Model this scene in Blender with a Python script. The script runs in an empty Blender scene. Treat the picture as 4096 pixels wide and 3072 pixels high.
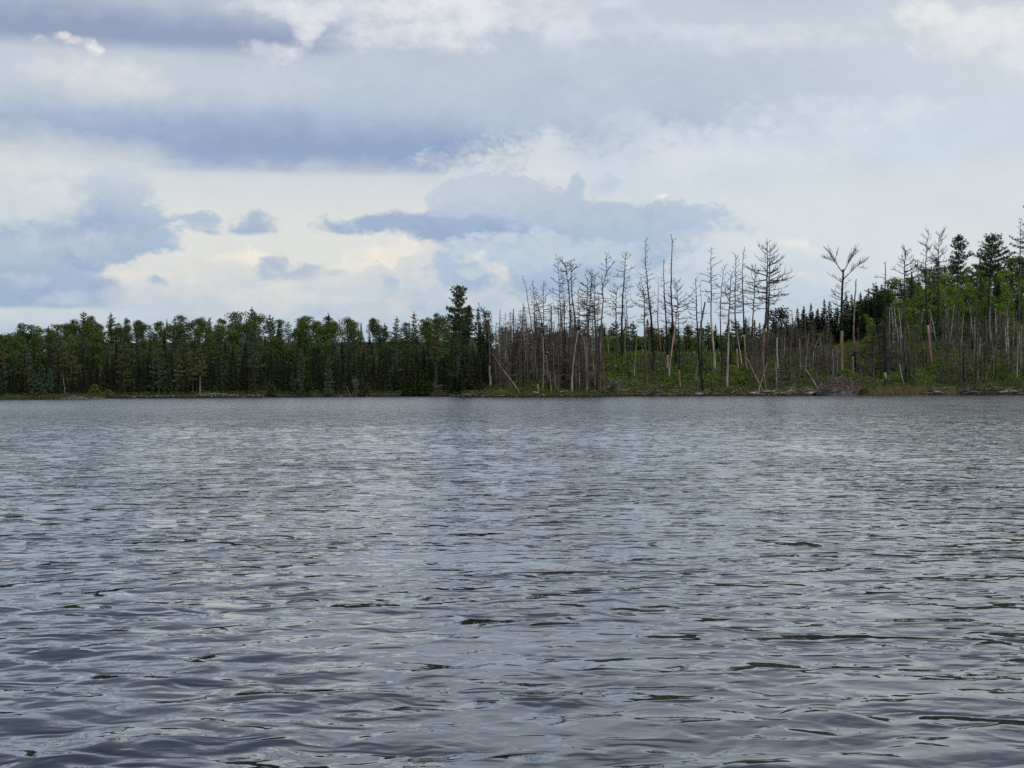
import bpy, math, random
import numpy as np
from mathutils import Matrix, Vector

# ------------------------------------------------------------------ camera
scene = bpy.context.scene
F = 5470.0                     # focal length in pixels of the 4096 px wide photograph
CAM = Vector((0.0, 0.0, 1.3))  # eye height of somebody sitting in a canoe on the lake
PITCH = math.atan(22.0 / F)
ROLL = 0.0059
camd = bpy.data.cameras.new('camera')
camd.sensor_width = 36.0
camd.lens = 36.0 * F / 4096.0
camd.clip_start = 0.1
camd.clip_end = 6000.0
cam = bpy.data.objects.new('camera', camd)
scene.collection.objects.link(cam)
CM = Matrix.Rotation(math.pi / 2 + PITCH, 4, 'X') @ Matrix.Rotation(-ROLL, 4, 'Z')
cam.matrix_world = Matrix.Translation(CAM) @ CM
scene.camera = cam
CM3 = CM.to_3x3()

def pdir(px, py):
    """unit world direction of a photograph pixel"""
    return (CM3 @ Vector(((px - 2048.0) / F, -(py - 1536.0) / F, -1.0))).normalized()

def at(px, py, Y):
    """world point on a pixel's ray at forward distance Y"""
    d = pdir(px, py)
    return CAM + d * (Y / d.y)

# ------------------------------------------------------------------ colour management
scene.view_settings.view_transform = 'Standard'
scene.view_settings.look = 'None'
scene.view_settings.exposure = 0.0
scene.view_settings.gamma = 1.0
scene.view_settings.use_curve_mapping = False
scene.render.engine = 'CYCLES'
scene.cycles.use_denoising = False
scene.cycles.max_bounces = 5
scene.cycles.diffuse_bounces = 2
scene.cycles.glossy_bounces = 3
scene.cycles.transmission_bounces = 2
scene.cycles.transparent_max_bounces = 4

# ------------------------------------------------------------------ sun: a veiled sun, high behind the right shoulder
SUN_EL, SUN_AZ = math.radians(48), math.radians(150)   # azimuth clockwise from +Y (view direction)
sd = bpy.data.lights.new('sun', 'SUN')
sd.energy = 1.4
sd.angle = math.radians(14)
sd.color = (1.0, 0.95, 0.87)
sun = bpy.data.objects.new('sun', sd)
scene.collection.objects.link(sun)
sv = Vector((math.sin(SUN_AZ) * math.cos(SUN_EL), math.cos(SUN_AZ) * math.cos(SUN_EL), math.sin(SUN_EL)))
sun.rotation_euler = sv.to_track_quat('Z', 'Y').to_euler()

# ------------------------------------------------------------------ sky: Nishita air behind procedural cloud decks
def lin(c):
    g = sum(c) / 3.0; c = [v + 0.10 * (g - v) for v in c]
    return tuple(((v / 255.0) / 12.92 if v / 255.0 <= 0.04045 else ((v / 255.0 + 0.055) / 1.055) ** 2.4) for v in c)

world = bpy.data.worlds.new('World')
scene.world = world
world.use_nodes = True
wt = world.node_tree
wt.nodes.clear()

class NT:
    """small helper to write node graphs as expressions"""
    def __init__(self, tree): self.t = tree
    def n(self, kind): return self.t.nodes.new(kind)
    def put(self, sock, v):
        if isinstance(v, bpy.types.NodeSocket): self.t.links.new(v, sock)
        else: sock.default_value = v
    def m(self, op, a, b=0.0, c=0.0, clamp=False):
        x = self.n('ShaderNodeMath'); x.operation = op; x.use_clamp = clamp
        self.put(x.inputs[0], a); self.put(x.inputs[1], b); self.put(x.inputs[2], c)
        return x.outputs[0]
    def v(self, op, a, b=(0, 0, 0), c=(0, 0, 0)):
        x = self.n('ShaderNodeVectorMath'); x.operation = op
        self.put(x.inputs[0], a); self.put(x.inputs[1], b)
        if op == 'MULTIPLY_ADD': self.put(x.inputs[2], c)
        return x.outputs['Value'] if op in ('DOT_PRODUCT', 'LENGTH') else x.outputs[0]
    def comb(self, x, y, z):
        k = self.n('ShaderNodeCombineXYZ')
        self.put(k.inputs[0], x); self.put(k.inputs[1], y); self.put(k.inputs[2], z)
        return k.outputs[0]
    def noise(self, vec, scale, detail=4.0, rough=0.5, dist=0.0, lac=2.0):
        x = self.n('ShaderNodeTexNoise')
        self.put(x.inputs['Vector'], vec); x.inputs['Scale'].default_value = scale
        x.inputs['Detail'].default_value = detail; x.inputs['Roughness'].default_value = rough
        x.inputs['Lacunarity'].default_value = lac; x.inputs['Distortion'].default_value = dist
        return x.outputs['Fac']
    def step(self, v, lo, hi, olo=0.0, ohi=1.0, mode='SMOOTHSTEP'):
        x = self.n('ShaderNodeMapRange'); x.interpolation_type = mode; x.clamp = True
        self.put(x.inputs[0], v)
        for i, q in enumerate((lo, hi, olo, ohi)): self.put(x.inputs[i + 1], q)
        return x.outputs[0]
    def mix(self, f, a, b, mode='MIX'):
        x = self.n('ShaderNodeMix'); x.data_type = 'RGBA'; x.blend_type = mode; x.clamp_factor = True
        self.put(x.inputs[0], f)
        for s, q in ((x.inputs[6], a), (x.inputs[7], b)):
            self.put(s, q if isinstance(q, bpy.types.NodeSocket) else tuple(q) + (1.0,))
        return x.outputs[2]

W = NT(wt)
gen = W.n('ShaderNodeTexCoord').outputs['Generated']
sep = W.n('ShaderNodeSeparateXYZ'); W.put(sep.inputs[0], gen)
dx, dy, dz = sep.outputs
K = F / 1000.0
az = W.m('ARCTAN2', dx, dy)
el = W.m('ARCSINE', dz)
def UV(px, py):
    d = pdir(px, py)
    return K * math.atan2(d.x, d.y), K * math.asin(d.z)
U = W.m('MULTIPLY', az, K); V = W.m('MULTIPLY', el, K)
N3 = W.v('MULTIPLY', gen, (K, K, K * 1.5))            # seamless noise space, clouds wider than tall
def ncol(vec, scale, detail, rough):
    x = W.n('ShaderNodeTexNoise'); W.put(x.inputs['Vector'], vec); x.inputs['Scale'].default_value = scale
    x.inputs['Detail'].default_value = detail; x.inputs['Roughness'].default_value = rough
    return W.v('SUBTRACT', x.outputs['Color'], (0.5, 0.5, 0.5))
# cloud outlines are warped by turbulence at two scales
P0 = W.v('MULTIPLY_ADD', ncol(N3, 2.6, 2, 0.5), (0.30, 0.13, 0.0), W.comb(U, V, 0.0))
P0 = W.v('MULTIPLY_ADD', ncol(W.v('ADD', N3, (4.4, 1.1, 8.2)), 9.0, 5, 0.66), (0.13, 0.10, 0.0), P0)
nlow = W.m('MULTIPLY_ADD', W.noise(N3, 0.9, 4, 0.5), 2.0, -1.0)
nmid = W.m('MULTIPLY_ADD', W.noise(W.v('ADD', N3, (3.1, 7.7, 1.3)), 3.6, 6, 0.62, 0.0), 3.6, -1.8)
nfin = W.m('MULTIPLY_ADD', W.noise(W.v('ADD', N3, (9.1, 2.7, 5.3)), 13.0, 4, 0.6, 0.0), 3.2, -1.6)
nstr = W.m('MULTIPLY_ADD', W.noise(W.v('MULTIPLY', N3, (0.45, 0.45, 2.2)), 2.0, 4, 0.5, 0.0), 2.6, -1.3)
vor = W.n('ShaderNodeTexVoronoi'); vor.feature = 'F1'; vor.inputs['Scale'].default_value = 17.0
vor.inputs['Detail'].default_value = 1.0
vor.inputs['Roughness'].default_value = 0.5; vor.normalize = True
W.put(vor.inputs['Vector'], W.v('MULTIPLY_ADD', W.comb(nmid, nlow, nfin), (0.06, 0.06, 0.06), N3))
bil = W.m('MULTIPLY_ADD', vor.outputs['Distance'], -2.6, 1.1)   # cauliflower edge
NOISE = {'soft': W.m('MULTIPLY_ADD', nmid, 0.6, nlow),
         'rag': W.m('MULTIPLY_ADD', nfin, 0.55, nmid),
         'puff': W.m('MULTIPLY_ADD', bil, 0.8, W.m('MULTIPLY', nmid, 0.8)),
         'str': W.m('MULTIPLY_ADD', nstr, 1.0, W.m('MULTIPLY', nmid, 0.25))}

# the general deck: brightness by height above the horizon, and broken up by a cloud layer seen in perspective
pz = W.m('MAXIMUM', W.m('ADD', dz, 0.16), 0.05)
plane = W.comb(W.m('DIVIDE', dx, pz), W.m('DIVIDE', dy, pz), 0.0)
deck = W.noise(plane, 0.9, 5, 0.55, 0.0)
ramp = W.n('ShaderNodeValToRGB')
stops = [(1330, (178, 197, 214)), (1200, (192, 206, 218)), (1060, (208, 214, 218)), (900, (214, 219, 220)),
         (740, (208, 216, 222)), (600, (186, 201, 219)), (430, (190, 203, 218)), (260, (200, 209, 220)), (60, (203, 211, 222)), (-500, (190, 200, 214)), (-1500, (176, 187, 203)), (-3500, (170, 181, 198))]
def el01(py): return (UV(2048, py)[1] + 0.2) / 8.8
ramp.color_ramp.elements[0].position = el01(1330); ramp.color_ramp.elements[0].color = lin(stops[0][1]) + (1,)
ramp.color_ramp.elements[1].position = min(1.0, el01(-3500)); ramp.color_ramp.elements[1].color = lin(stops[-1][1]) + (1,)
for py, c in stops[1:-1]:
    e = ramp.color_ramp.elements.new(el01(py)); e.color = lin(c) + (1,)
W.put(ramp.inputs[0], W.m('DIVIDE', W.m('ADD', V, W.m('MULTIPLY_ADD', nlow, 0.05, 0.2)), 8.8))
col = ramp.outputs[0]
deckf = W.step(W.m('MULTIPLY_ADD', W.step(V, 1.7, 3.0), -0.09, deck), 0.42, 0.54)
hi = W.step(V, 1.0, 2.2)                                # the perspective deck shows above the low sky
col = W.mix(W.m('MULTIPLY', W.m('SUBTRACT', 1.0, deckf), W.m('MULTIPLY', hi, 0.8)), col, lin((110, 124, 150)))
col = W.mix(W.m('MULTIPLY', W.step(deck, 0.58, 0.72), W.m('MULTIPLY', hi, 0.8)), col, lin((232, 235, 240)))
# brighter air towards the right of the view
col = W.mix(W.m('MULTIPLY', W.step(U, 0.1, 1.9), W.step(V, 2.6, 1.0, 0.0, 0.62)), col, lin((216, 223, 230)))

CLOUDS = []
def C(*a, **k): CLOUDS.append((a, k))
# --- high and middle decks, left to right
C([(1900, 330, 1500, 300)], (192, 204, 219), (184, 198, 217), amp=.1, soft=.16, kind='soft', op=.8)
C([(350, 330, 700, 130)], (206, 212, 221), (196, 205, 216), amp=.08, soft=.08, kind='soft', op=.85)
C([(480, 350, 170, 75), (250, 275, 120, 25)], (222, 224, 224), (207, 213, 220), amp=.05, soft=.06, kind='rag', op=.75)
C([(1150, 570, 1250, 160), (2100, 560, 700, 120)], (172, 190, 213), (141, 164, 199), amp=.06, soft=.09, kind='str', op=.95, base_y=700, base_soft=.018, vr=(420, 580))
C([(60, 660, 430, 110)], (214, 220, 222), (220, 224, 222), amp=.06, soft=.09, kind='soft', op=.9)
C([(450, 110, 800, 105), (1000, 150, 350, 80)], (176, 189, 208), (143, 159, 190), amp=.04, soft=.05, kind='str', op=.95, vr=(0, 150), base_y=200, base_soft=.04)
C([(280, 145, 50, 14), (350, 175, 32, 20)], (240, 238, 234), (250, 246, 240), amp=.035, soft=.03, kind='rag', op=.9)
C([(1190, 110, 45, 50), (1060, 185, 60, 14), (1640, 150, 230, 34), (1480, 40, 300, 35), (1400, 120, 40, 20)], (234, 235, 238), (232, 232, 234), amp=.055, soft=.06, kind='rag', op=.8)
C([(2100, 60, 280, 60), (2300, 150, 110, 60), (1900, 20, 350, 35)], (236, 237, 240), (226, 230, 235), amp=.06, soft=.06, kind='rag', op=.8)
C([(2850, 130, 330, 26), (3100, 170, 220, 24)], (224, 229, 234), (222, 227, 233), amp=.04, soft=.06, kind='rag', op=.8)
C([(3000, 40, 700, 60)], (198, 208, 220), (203, 212, 222), amp=.06, soft=.09, kind='soft', op=.7)
C([(3720, 70, 75, 36)], (240, 241, 236), (228, 231, 232), amp=.03, soft=.04, kind='puff', op=.9)
C([(4000, 120, 190, 55), (4120, 190, 90, 60)], (236, 238, 239), (222, 227, 231), amp=.05, soft=.06, kind='puff', op=.8)
C([(2450, 380, 700, 170)], (191, 203, 219), (180, 195, 216), amp=.08, soft=.08, kind='soft', op=.85)
# --- pale light band under the stratus, and the bright right side
C([(1250, 850, 1000, 150)], (213, 218, 220), (224, 226, 221), amp=.05, soft=.08, kind='str', op=.92)
C([(1000, 1010, 760, 120)], (222, 225, 221), (227, 226, 218), amp=.05, soft=.08, kind='soft', op=.9)
C([(2200, 640, 300, 90), (2750, 610, 520, 80)], (218, 224, 229), (224, 228, 229), amp=.08, soft=.06, kind='puff', op=.85)
C([(2430, 600, 180, 120)], (186, 201, 219), (190, 205, 221), amp=.05, soft=.06, kind='rag', op=.65)
C([(3000, 740, 650, 75)], (203, 217, 227), (208, 219, 227), amp=.06, soft=.07, kind='str', op=.8)
C([(3550, 560, 620, 90)], (204, 218, 230), (202, 217, 228), amp=.07, soft=.08, kind='str', op=.7)
C([(3550, 900, 900, 190)], (215, 223, 227), (218, 225, 229), amp=.05, soft=.1, kind='soft', op=.85)
C([(2750, 630, 400, 50), (3350, 450, 300, 36)], (222, 227, 233), (216, 223, 231), amp=.06, soft=.06, kind='rag', op=.6)
# --- low bank near the horizon
C([(1200, 1260, 1500, 85)], (207, 213, 219), (178, 198, 216), amp=.03, soft=.04, kind='puff', op=.9)
C([(1510, 1045, 120, 48), (1610, 1000, 70, 50), (1430, 1085, 80, 22)], (238, 235, 226), (250, 239, 214), amp=.045, soft=.03, kind='puff', op=.85)
C([(990, 1045, 90, 44)], (248, 241, 222), (232, 228, 217), amp=.025, soft=.025, kind='puff', op=.9)
C([(550, 1120, 330, 30), (800, 1150, 300, 30)], (230, 226, 216), (208, 214, 218), amp=.035, soft=.03, kind='puff', op=.8)
C([(500, 1180, 250, 45), (880, 1190, 300, 55), (1250, 1180, 300, 75)], (222, 221, 218), (178, 198, 217), amp=.03, soft=.02, kind='puff', op=.9)
C([(960, 1110, 110, 50), (1330, 1130, 110, 45)], (220, 220, 217), (192, 206, 218), amp=.03, soft=.02, kind='puff', op=.9)
C([(1110, 1045, 55, 32), (1190, 1085, 100, 28), (1060, 1080, 50, 25)], (160, 180, 208), (172, 190, 212), amp=.025, soft=.024, kind='rag', op=.9)
C([(1560, 1120, 130, 50), (1740, 1070, 110, 90), (1800, 1170, 230, 95), (1660, 1070, 80, 45)], (224, 222, 219), (174, 195, 217), amp=.03, soft=.014, kind='puff', op=.95)
C([(1150, 1200, 70, 60), (1000, 1235, 55, 40)], (228, 224, 216), (205, 211, 217), amp=.04, soft=.04, kind='rag', op=.75)
C([(1560, 1215, 50, 35)], (222, 219, 215), (202, 210, 218), amp=.03, soft=.03, kind='rag', op=.7)
C([(1545, 1130, 36, 30)], (176, 195, 215), (190, 205, 218), amp=.012, soft=.012, kind='puff', op=.85)
C([(1480, 1058, 14, 7)], (170, 186, 208), (170, 186, 208), amp=.006, soft=.006, kind='rag', op=.85)
C([(655, 1140, 42, 24)], (166, 187, 213), (172, 192, 214), amp=.012, soft=.014, kind='rag', op=.95)
C([(200, 1270, 240, 40)], (206, 214, 220), (190, 205, 217), amp=.02, soft=.02, kind='puff', op=.8)
# --- the big cloud on the left
C([(150, 880, 460, 190), (440, 790, 160, 110), (560, 900, 110, 90)], (203, 212, 219), (160, 182, 210), amp=.035, soft=.018, kind='rag', op=1.0, vr=(690, 930), tex=.25)
C([(60, 790, 230, 110)], (222, 226, 225), (206, 215, 221), amp=.05, soft=.05, kind='puff', op=.8)
C([(320, 975, 370, 75), (600, 965, 85, 34), (180, 1020, 280, 60)], (168, 188, 212), (154, 178, 208), amp=.035, soft=.018, kind='rag', op=1.0)
C([(340, 985, 130, 40), (60, 1010, 120, 80)], (203, 213, 221), (172, 192, 214), amp=.04, soft=.04, kind='puff', op=.6)
C([(60, 1150, 320, 95), (230, 1185, 140, 52)], (166, 187, 212), (150, 176, 207), amp=.022, soft=.02, kind='puff', op=1.0, base_y=1228, base_soft=.01)
C([(70, 1115, 60, 26)], (206, 214, 221), (170, 191, 213), amp=.015, soft=.02, kind='puff', op=.85)
# --- two small clouds
C([(980, 910, 75, 34), (1020, 893, 62, 38), (900, 928, 70, 12)], (168, 185, 210), (158, 179, 208), amp=.02, soft=.018, kind='rag', op=.92, base_y=938, base_soft=.01)
C([(800, 893, 62, 18), (840, 882, 30, 18), (730, 900, 50, 6)], (172, 189, 212), (164, 183, 210), amp=.009, soft=.012, kind='rag', op=.9)
# --- the long cloud in the middle
C([(2250, 1040, 480, 130), (2000, 1060, 230, 110), (2600, 1060, 330, 90)], (180, 199, 220), (156, 182, 213), amp=.035, soft=.025, kind='puff', op=.95)
C([(1930, 810, 190, 100), (2020, 790, 150, 80), (2080, 860, 350, 90), (1850, 890, 160, 60), (2420, 880, 420, 70)], (194, 205, 220), (160, 182, 211), amp=.03, soft=.010, kind='puff', op=.96, vr=(760, 930))
C([(1470, 905, 170, 32), (1640, 900, 170, 48), (1800, 930, 260, 52), (1950, 950, 220, 40)], (158, 178, 208), (146, 171, 206), amp=.02, soft=.014, kind='rag', op=.95)
C([(2285, 770, 42, 62), (2290, 840, 60, 50)], (182, 198, 219), (186, 202, 220), amp=.022, soft=.014, kind='puff', op=.9)
C([(2420, 745, 45, 30), (2380, 760, 30, 20)], (186, 202, 220), (192, 206, 221), amp=.025, soft=.02, kind='rag', op=.75)
C([(2500, 930, 380, 60), (2750, 885, 130, 34)], (182, 199, 220), (168, 190, 217), amp=.04, soft=.03, kind='puff', op=.85)
C([(2100, 985, 90, 40)], (158, 181, 213), (164, 186, 215), amp=.03, soft=.04, kind='soft', op=.7)
C([(2050, 985, 180, 30), (2230, 990, 170, 55), (2400, 1000, 150, 55), (2120, 1030, 120, 40)], (200, 213, 224), (184, 202, 221), amp=.04, soft=.025, kind='puff', op=.85)
C([(2850, 1060, 260, 60), (2980, 1020, 180, 50), (2760, 1100, 220, 50)], (216, 223, 228), (192, 209, 225), amp=.05, soft=.03, kind='puff', op=.85)
C([(2640, 793, 14, 10)], (240, 240, 236), (236, 238, 236), amp=.012, soft=.01, kind='puff', op=.9)
# --- lit puffs low in the middle and on the right
C([(1905, 1038, 26, 15), (1875, 1095, 18, 10), (1950, 1075, 34, 14), (2010, 1085, 12, 9)], (236, 232, 225), (214, 216, 217), amp=.025, soft=.03, kind='rag', op=.75)
C([(1960, 1160, 70, 30), (1990, 1120, 36, 26), (1900, 1200, 70, 24)], (230, 225, 219), (203, 211, 218), amp=.03, soft=.028, kind='rag', op=.7)
C([(3180, 1010, 65, 26), (3260, 1022, 60, 16)], (233, 233, 230), (214, 222, 227), amp=.022, soft=.016, kind='puff', op=.9)
C([(3120, 1060, 240, 34)], (208, 219, 228), (196, 212, 226), amp=.03, soft=.03, kind='puff', op=.8)
C([(3190, 1122, 40, 14), (3260, 1128, 70, 16)], (228, 228, 226), (206, 217, 226), amp=.02, soft=.02, kind='puff', op=.85)
C([(3000, 1190, 560, 70)], (196, 213, 227), (186, 206, 224), amp=.04, soft=.05, kind='soft', op=.7)
C([(640, 1210, 300, 30), (1050, 1215, 60, 36)], (206, 212, 218), (184, 203, 218), amp=.05, soft=.04, kind='puff', op=.55)


# Every cloud is drawn only in the parts of the sky it reaches (a tree of cells), which keeps the sky quick to shade.
def cloud(N, S, col, blobs, top, base, amp=0.05, soft=0.03, kind='puff', op=1.0, base_y=None, base_soft=0.03, tex=0.3, vr=None):
    """blobs: (px, py, rx, ry) of the photograph turned into directions, joined into one cloud with a noisy edge"""
    d = None
    lo, hi_ = 1e9, -1e9
    for (px, py, rx, ry) in blobs:
        u, v = UV(px, py); rx, ry = rx / 1000.0, ry / 1000.0
        lo, hi_ = min(lo, v - ry), max(hi_, v + ry)
        q = N.v('MULTIPLY_ADD', S['P0'], (1 / rx, 1 / ry, 0), (-u / rx, -v / ry, 0))
        q = N.m('MULTIPLY_ADD', N.v('DOT_PRODUCT', q, q), -ry / 2, ry / 2)
        d = q if d is None else N.m('MAXIMUM', d, q)
    d = N.m('MULTIPLY_ADD', S[kind], amp, d)
    msk = N.step(d, -soft, soft, 0.0, op)
    if base_y is not None:
        vb = UV(sum(b[0] for b in blobs) / len(blobs), base_y)[1]
        msk = N.m('MULTIPLY', msk, N.step(N.m('MULTIPLY_ADD', S['nmid'], 0.012, S['V']), vb - base_soft, vb + base_soft))
        lo = vb
    if vr: lo, hi_ = UV(2048, vr[1])[1], UV(2048, vr[0])[1]
    f = N.step(N.m('MULTIPLY_ADD', S['puff' if kind == 'puff' else 'rag'], tex * (hi_ - lo), S['V']), lo, hi_, mode='LINEAR')
    return N.mix(msk, col, N.mix(f, lin(base), lin(top)))

def reach(args, kw):
    e = 2.2 * kw.get('amp', .05) + kw.get('soft', .03)
    bs = []
    for (px, py, rx, ry) in args[0]:
        u, v = UV(px, py); k = math.sqrt(1 + 2 * e / (ry / 1000.0))
        bs.append((u - rx / 1000.0 * k, u + rx / 1000.0 * k, v - ry / 1000.0 * k, v + ry / 1000.0 * k))
    return bs
SHARED = [('P0', 'NodeSocketVector', P0), ('V', 'NodeSocketFloat', V), ('nmid', 'NodeSocketFloat', nmid)] + [(k, 'NodeSocketFloat', v) for k, v in NOISE.items()]
def finish(N, c, rag):
    t = N.m('MULTIPLY_ADD', rag, 0.038, 1.0)
    return N.mix(1.0, c, N.comb(t, t, t), 'MULTIPLY')
CELLS = []
def cell(u0, u1, v0, v1):
    """background of one cell of the sky"""
    use = [c for c in CLOUDS if any(b[0] < u1 and b[1] > u0 and b[2] < v1 and b[3] > v0 for b in reach(*c))]
    g = bpy.data.node_groups.new('sky_cell', 'ShaderNodeTree')
    for nm, ty, _ in SHARED: g.interface.new_socket(nm, in_out='INPUT', socket_type=ty)
    g.interface.new_socket('deck', in_out='INPUT', socket_type='NodeSocketColor')
    g.interface.new_socket('colour', in_out='OUTPUT', socket_type='NodeSocketColor')
    N = NT(g); gi = N.n('NodeGroupInput'); go = N.n('NodeGroupOutput')
    S = {nm: gi.outputs[nm] for nm, _, _ in SHARED}
    # a private copy of the coordinates, so that cells are shaded one by one
    CELLS.append(1); S['P0'] = N.v('ADD', S['P0'], (0, 0, len(CELLS))); S['V'] = N.m('ADD', S['V'], len(CELLS) * 1e-6)
    c = gi.outputs['deck']
    for a, k in use: c = cloud(N, S, c, *a, **k)
    N.put(go.inputs[0], finish(N, c, S['rag']))
    n = W.n('ShaderNodeGroup'); n.node_tree = g
    for nm, _, so in SHARED: W.put(n.inputs[nm], so)
    W.put(n.inputs['deck'], col)
    b = W.n('ShaderNodeBackground'); W.put(b.inputs[0], n.outputs[0])
    return b.outputs[0]
def pick(value, edge, below, above):
    f = W.m('GREATER_THAN', value, edge)
    x = W.n('ShaderNodeMixShader'); W.put(x.inputs[0], f); W.put(x.inputs[1], below); W.put(x.inputs[2], above)
    return x.outputs[0]
def split(u, v):
    """binary tree over lists of u edges and v edges"""
    if len(u) > 2:
        k = len(u) // 2
        return pick(U, u[k], split(u[:k + 1], v), split(u[k:], v))
    if len(v) > 2:
        k = len(v) // 2
        return pick(V, v[k], split(u, v[:k + 1]), split(u, v[k:]))
    return cell(u[0], u[1], v[0], v[1])
plainb = W.n('ShaderNodeBackground'); W.put(plainb.inputs[0], finish(W, col, NOISE['rag']))
UE, VE = [-3.6, -1.45, -0.95, -0.45, 0.1, 0.6, 1.2, 3.6], [-0.05, 0.3, 0.5, 0.65, 0.85, 1.2, 2.4]
inner = split(UE, VE)
inside = W.m('MULTIPLY', W.m('LESS_THAN', W.m('ABSOLUTE', U), 3.6), W.m('LESS_THAN', W.m('ABSOLUTE', W.m('ADD', V, -1.175)), 1.225))
decks = W.n('ShaderNodeMixShader'); W.put(decks.inputs[0], inside); W.put(decks.inputs[1], plainb.outputs[0]); W.put(decks.inputs[2], inner)

sky = W.n('ShaderNodeTexSky'); sky.sky_type = 'NISHITA'; sky.sun_disc = False
sky.sun_elevation = SUN_EL; sky.sun_rotation = SUN_AZ
bg1 = W.n('ShaderNodeBackground'); W.put(bg1.inputs[0], sky.outputs[0]); bg1.inputs[1].default_value = 0.1
ms = W.n('ShaderNodeMixShader'); ms.inputs[0].default_value = 0.96
W.put(ms.inputs[1], bg1.outputs[0]); W.put(ms.inputs[2], decks.outputs[0])
wo = W.n('ShaderNodeOutputWorld'); W.put(wo.inputs[0], ms.outputs[0])
world.cycles.sampling_method = 'NONE'

# ------------------------------------------------------------------ helpers for meshes, materials and things
rng = random.Random(11)
col_root = scene.collection

class MB:
    def __init__(self): self.v = []; self.f = []
    def tube(self, pts, rad, sides=6, cap=True):
        base = len(self.v); n = len(pts)
        for i, p in enumerate(pts):
            t = (pts[min(i + 1, n - 1)] - pts[max(i - 1, 0)])
            t = t.normalized() if t.length > 1e-9 else Vector((0, 0, 1))
            a = t.cross(Vector((0.31, 0.95, 0.07))); a = a.normalized() if a.length > 1e-6 else Vector((1, 0, 0))
            b = t.cross(a)
            for k in range(sides):
                w = 2 * math.pi * k / sides
                q = p + (a * math.cos(w) + b * math.sin(w)) * rad[i]
                self.v.append((q.x, q.y, q.z))
        for i in range(n - 1):
            for k in range(sides):
                k2 = (k + 1) % sides
                self.f.append((base + i * sides + k, base + i * sides + k2, base + (i + 1) * sides + k2, base + (i + 1) * sides + k))
        if cap:
            self.f.append(tuple(base + k for k in range(sides))[::-1])
            self.f.append(tuple(base + (n - 1) * sides + k for k in range(sides)))
    def tri(self, a, b, c):
        n = len(self.v); self.v += [tuple(a), tuple(b), tuple(c)]; self.f.append((n, n + 1, n + 2))
    def quad(self, a, b, c, d):
        n = len(self.v); self.v += [tuple(a), tuple(b), tuple(c), tuple(d)]; self.f.append((n, n + 1, n + 2, n + 3))
    def mesh(self, name, mat, smooth=False):
        me = bpy.data.meshes.new(name); me.from_pydata(self.v, [], self.f)
        me.materials.append(mat)
        if smooth: me.polygons.foreach_set('use_smooth', [True] * len(me.polygons))
        return me

def link(name, data, parent=None):
    o = bpy.data.objects.new(name, data); col_root.objects.link(o)
    if parent: o.parent = parent
    return o
def tag(o, label=None, cat=None, group=None, kind=None):
    if label: o['label'] = label
    if cat: o['category'] = cat
    if group: o['group'] = group
    if kind: o['kind'] = kind
    return o
def empty(name, loc, rz=0.0, sc=(1, 1, 1)):
    o = link(name, None); o.location = loc; o.rotation_euler = (0, 0, rz); o.scale = sc
    o.empty_display_size = 0.3
    return o

def material(name, c1, c2, scale=3.0, rough=0.85, vary=0.25, stretch=(1, 1, 1), detail=4.0, lo=0.35, hi=0.65, bump=0.0, trans=0.0, hue=0.0, spec=0.2):
    m = bpy.data.materials.new(name); m.use_nodes = True
    t = m.node_tree; t.nodes.clear(); N = NT(t)
    vec = N.v('MULTIPLY', N.n('ShaderNodeTexCoord').outputs['Object'], stretch)
    nz = N.noise(vec, scale, detail, 0.6)
    oi = N.n('ShaderNodeObjectInfo')
    c = N.mix(N.step(nz, lo, hi), c1, c2)
    if vary:
        k = N.m('MULTIPLY_ADD', oi.outputs['Random'], 2 * vary, 1 - vary)
        r2 = N.m('FRACT', N.m('MULTIPLY', oi.outputs['Random'], 17.31))
        g = N.m('MULTIPLY', k, N.m('MULTIPLY_ADD', r2, hue, 1.0 - hue / 2)) if hue else k
        b = N.m('MULTIPLY', k, N.m('MULTIPLY_ADD', r2, -hue, 1.0 + hue / 2)) if hue else k
        c = N.mix(1.0, c, N.comb(b if hue else k, k, g), 'MULTIPLY')
    p = N.n('ShaderNodeBsdfPrincipled')
    N.put(p.inputs['Base Color'], c); p.inputs['Roughness'].default_value = rough
    p.inputs['Specular IOR Level'].default_value = spec
    if bump:
        b = N.n('ShaderNodeBump'); b.inputs['Strength'].default_value = bump; b.inputs['Distance'].default_value = 0.05
        N.put(b.inputs['Height'], nz); N.put(p.inputs['Normal'], b.outputs[0])
    out = N.n('ShaderNodeOutputMaterial'); sh = p.outputs[0]
    if trans:
        tr = N.n('ShaderNodeBsdfTranslucent'); N.put(tr.inputs[0], c)
        mx = N.n('ShaderNodeMixShader'); mx.inputs[0].default_value = trans
        N.put(mx.inputs[1], sh); N.put(mx.inputs[2], tr.outputs[0]); sh = mx.outputs[0]
    N.put(out.inputs[0], sh)
    return m

# ------------------------------------------------------------------ shape of the land: distance of the shore and height of the ground
def sstep(a, b, x):
    t = np.clip((np.asarray(x, float) - a) / (b - a), 0, 1); return t * t * (3 - 2 * t)
SH = [(-6000, 300), (-900, 270), (-300, 268), (0, 272), (210, 276), (300, 284), (470, 296), (760, 291), (860, 286), (1000, 287), (1300, 290), (1700, 286),
      (1790, 280), (1850, 246), (1930, 240), (2200, 236), (2700, 234), (3000, 236), (3300, 234), (3700, 232), (4096, 228), (5000, 226), (9000, 240)]
SHX, SHD = [a for a, b in SH], [b for a, b in SH]
def px_of(x, y): return 2048.0 + F * np.asarray(x, float) / np.maximum(np.asarray(y, float), 1.0)
def lumps(x, y):
    return (np.sin(x * 0.31 + 1.3) * np.cos(y * 0.27 + 0.4) + 0.6 * np.sin(x * 0.83 + y * 0.41) + 0.4 * np.cos(x * 1.7 - y * 1.31 + 2.0))
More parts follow.
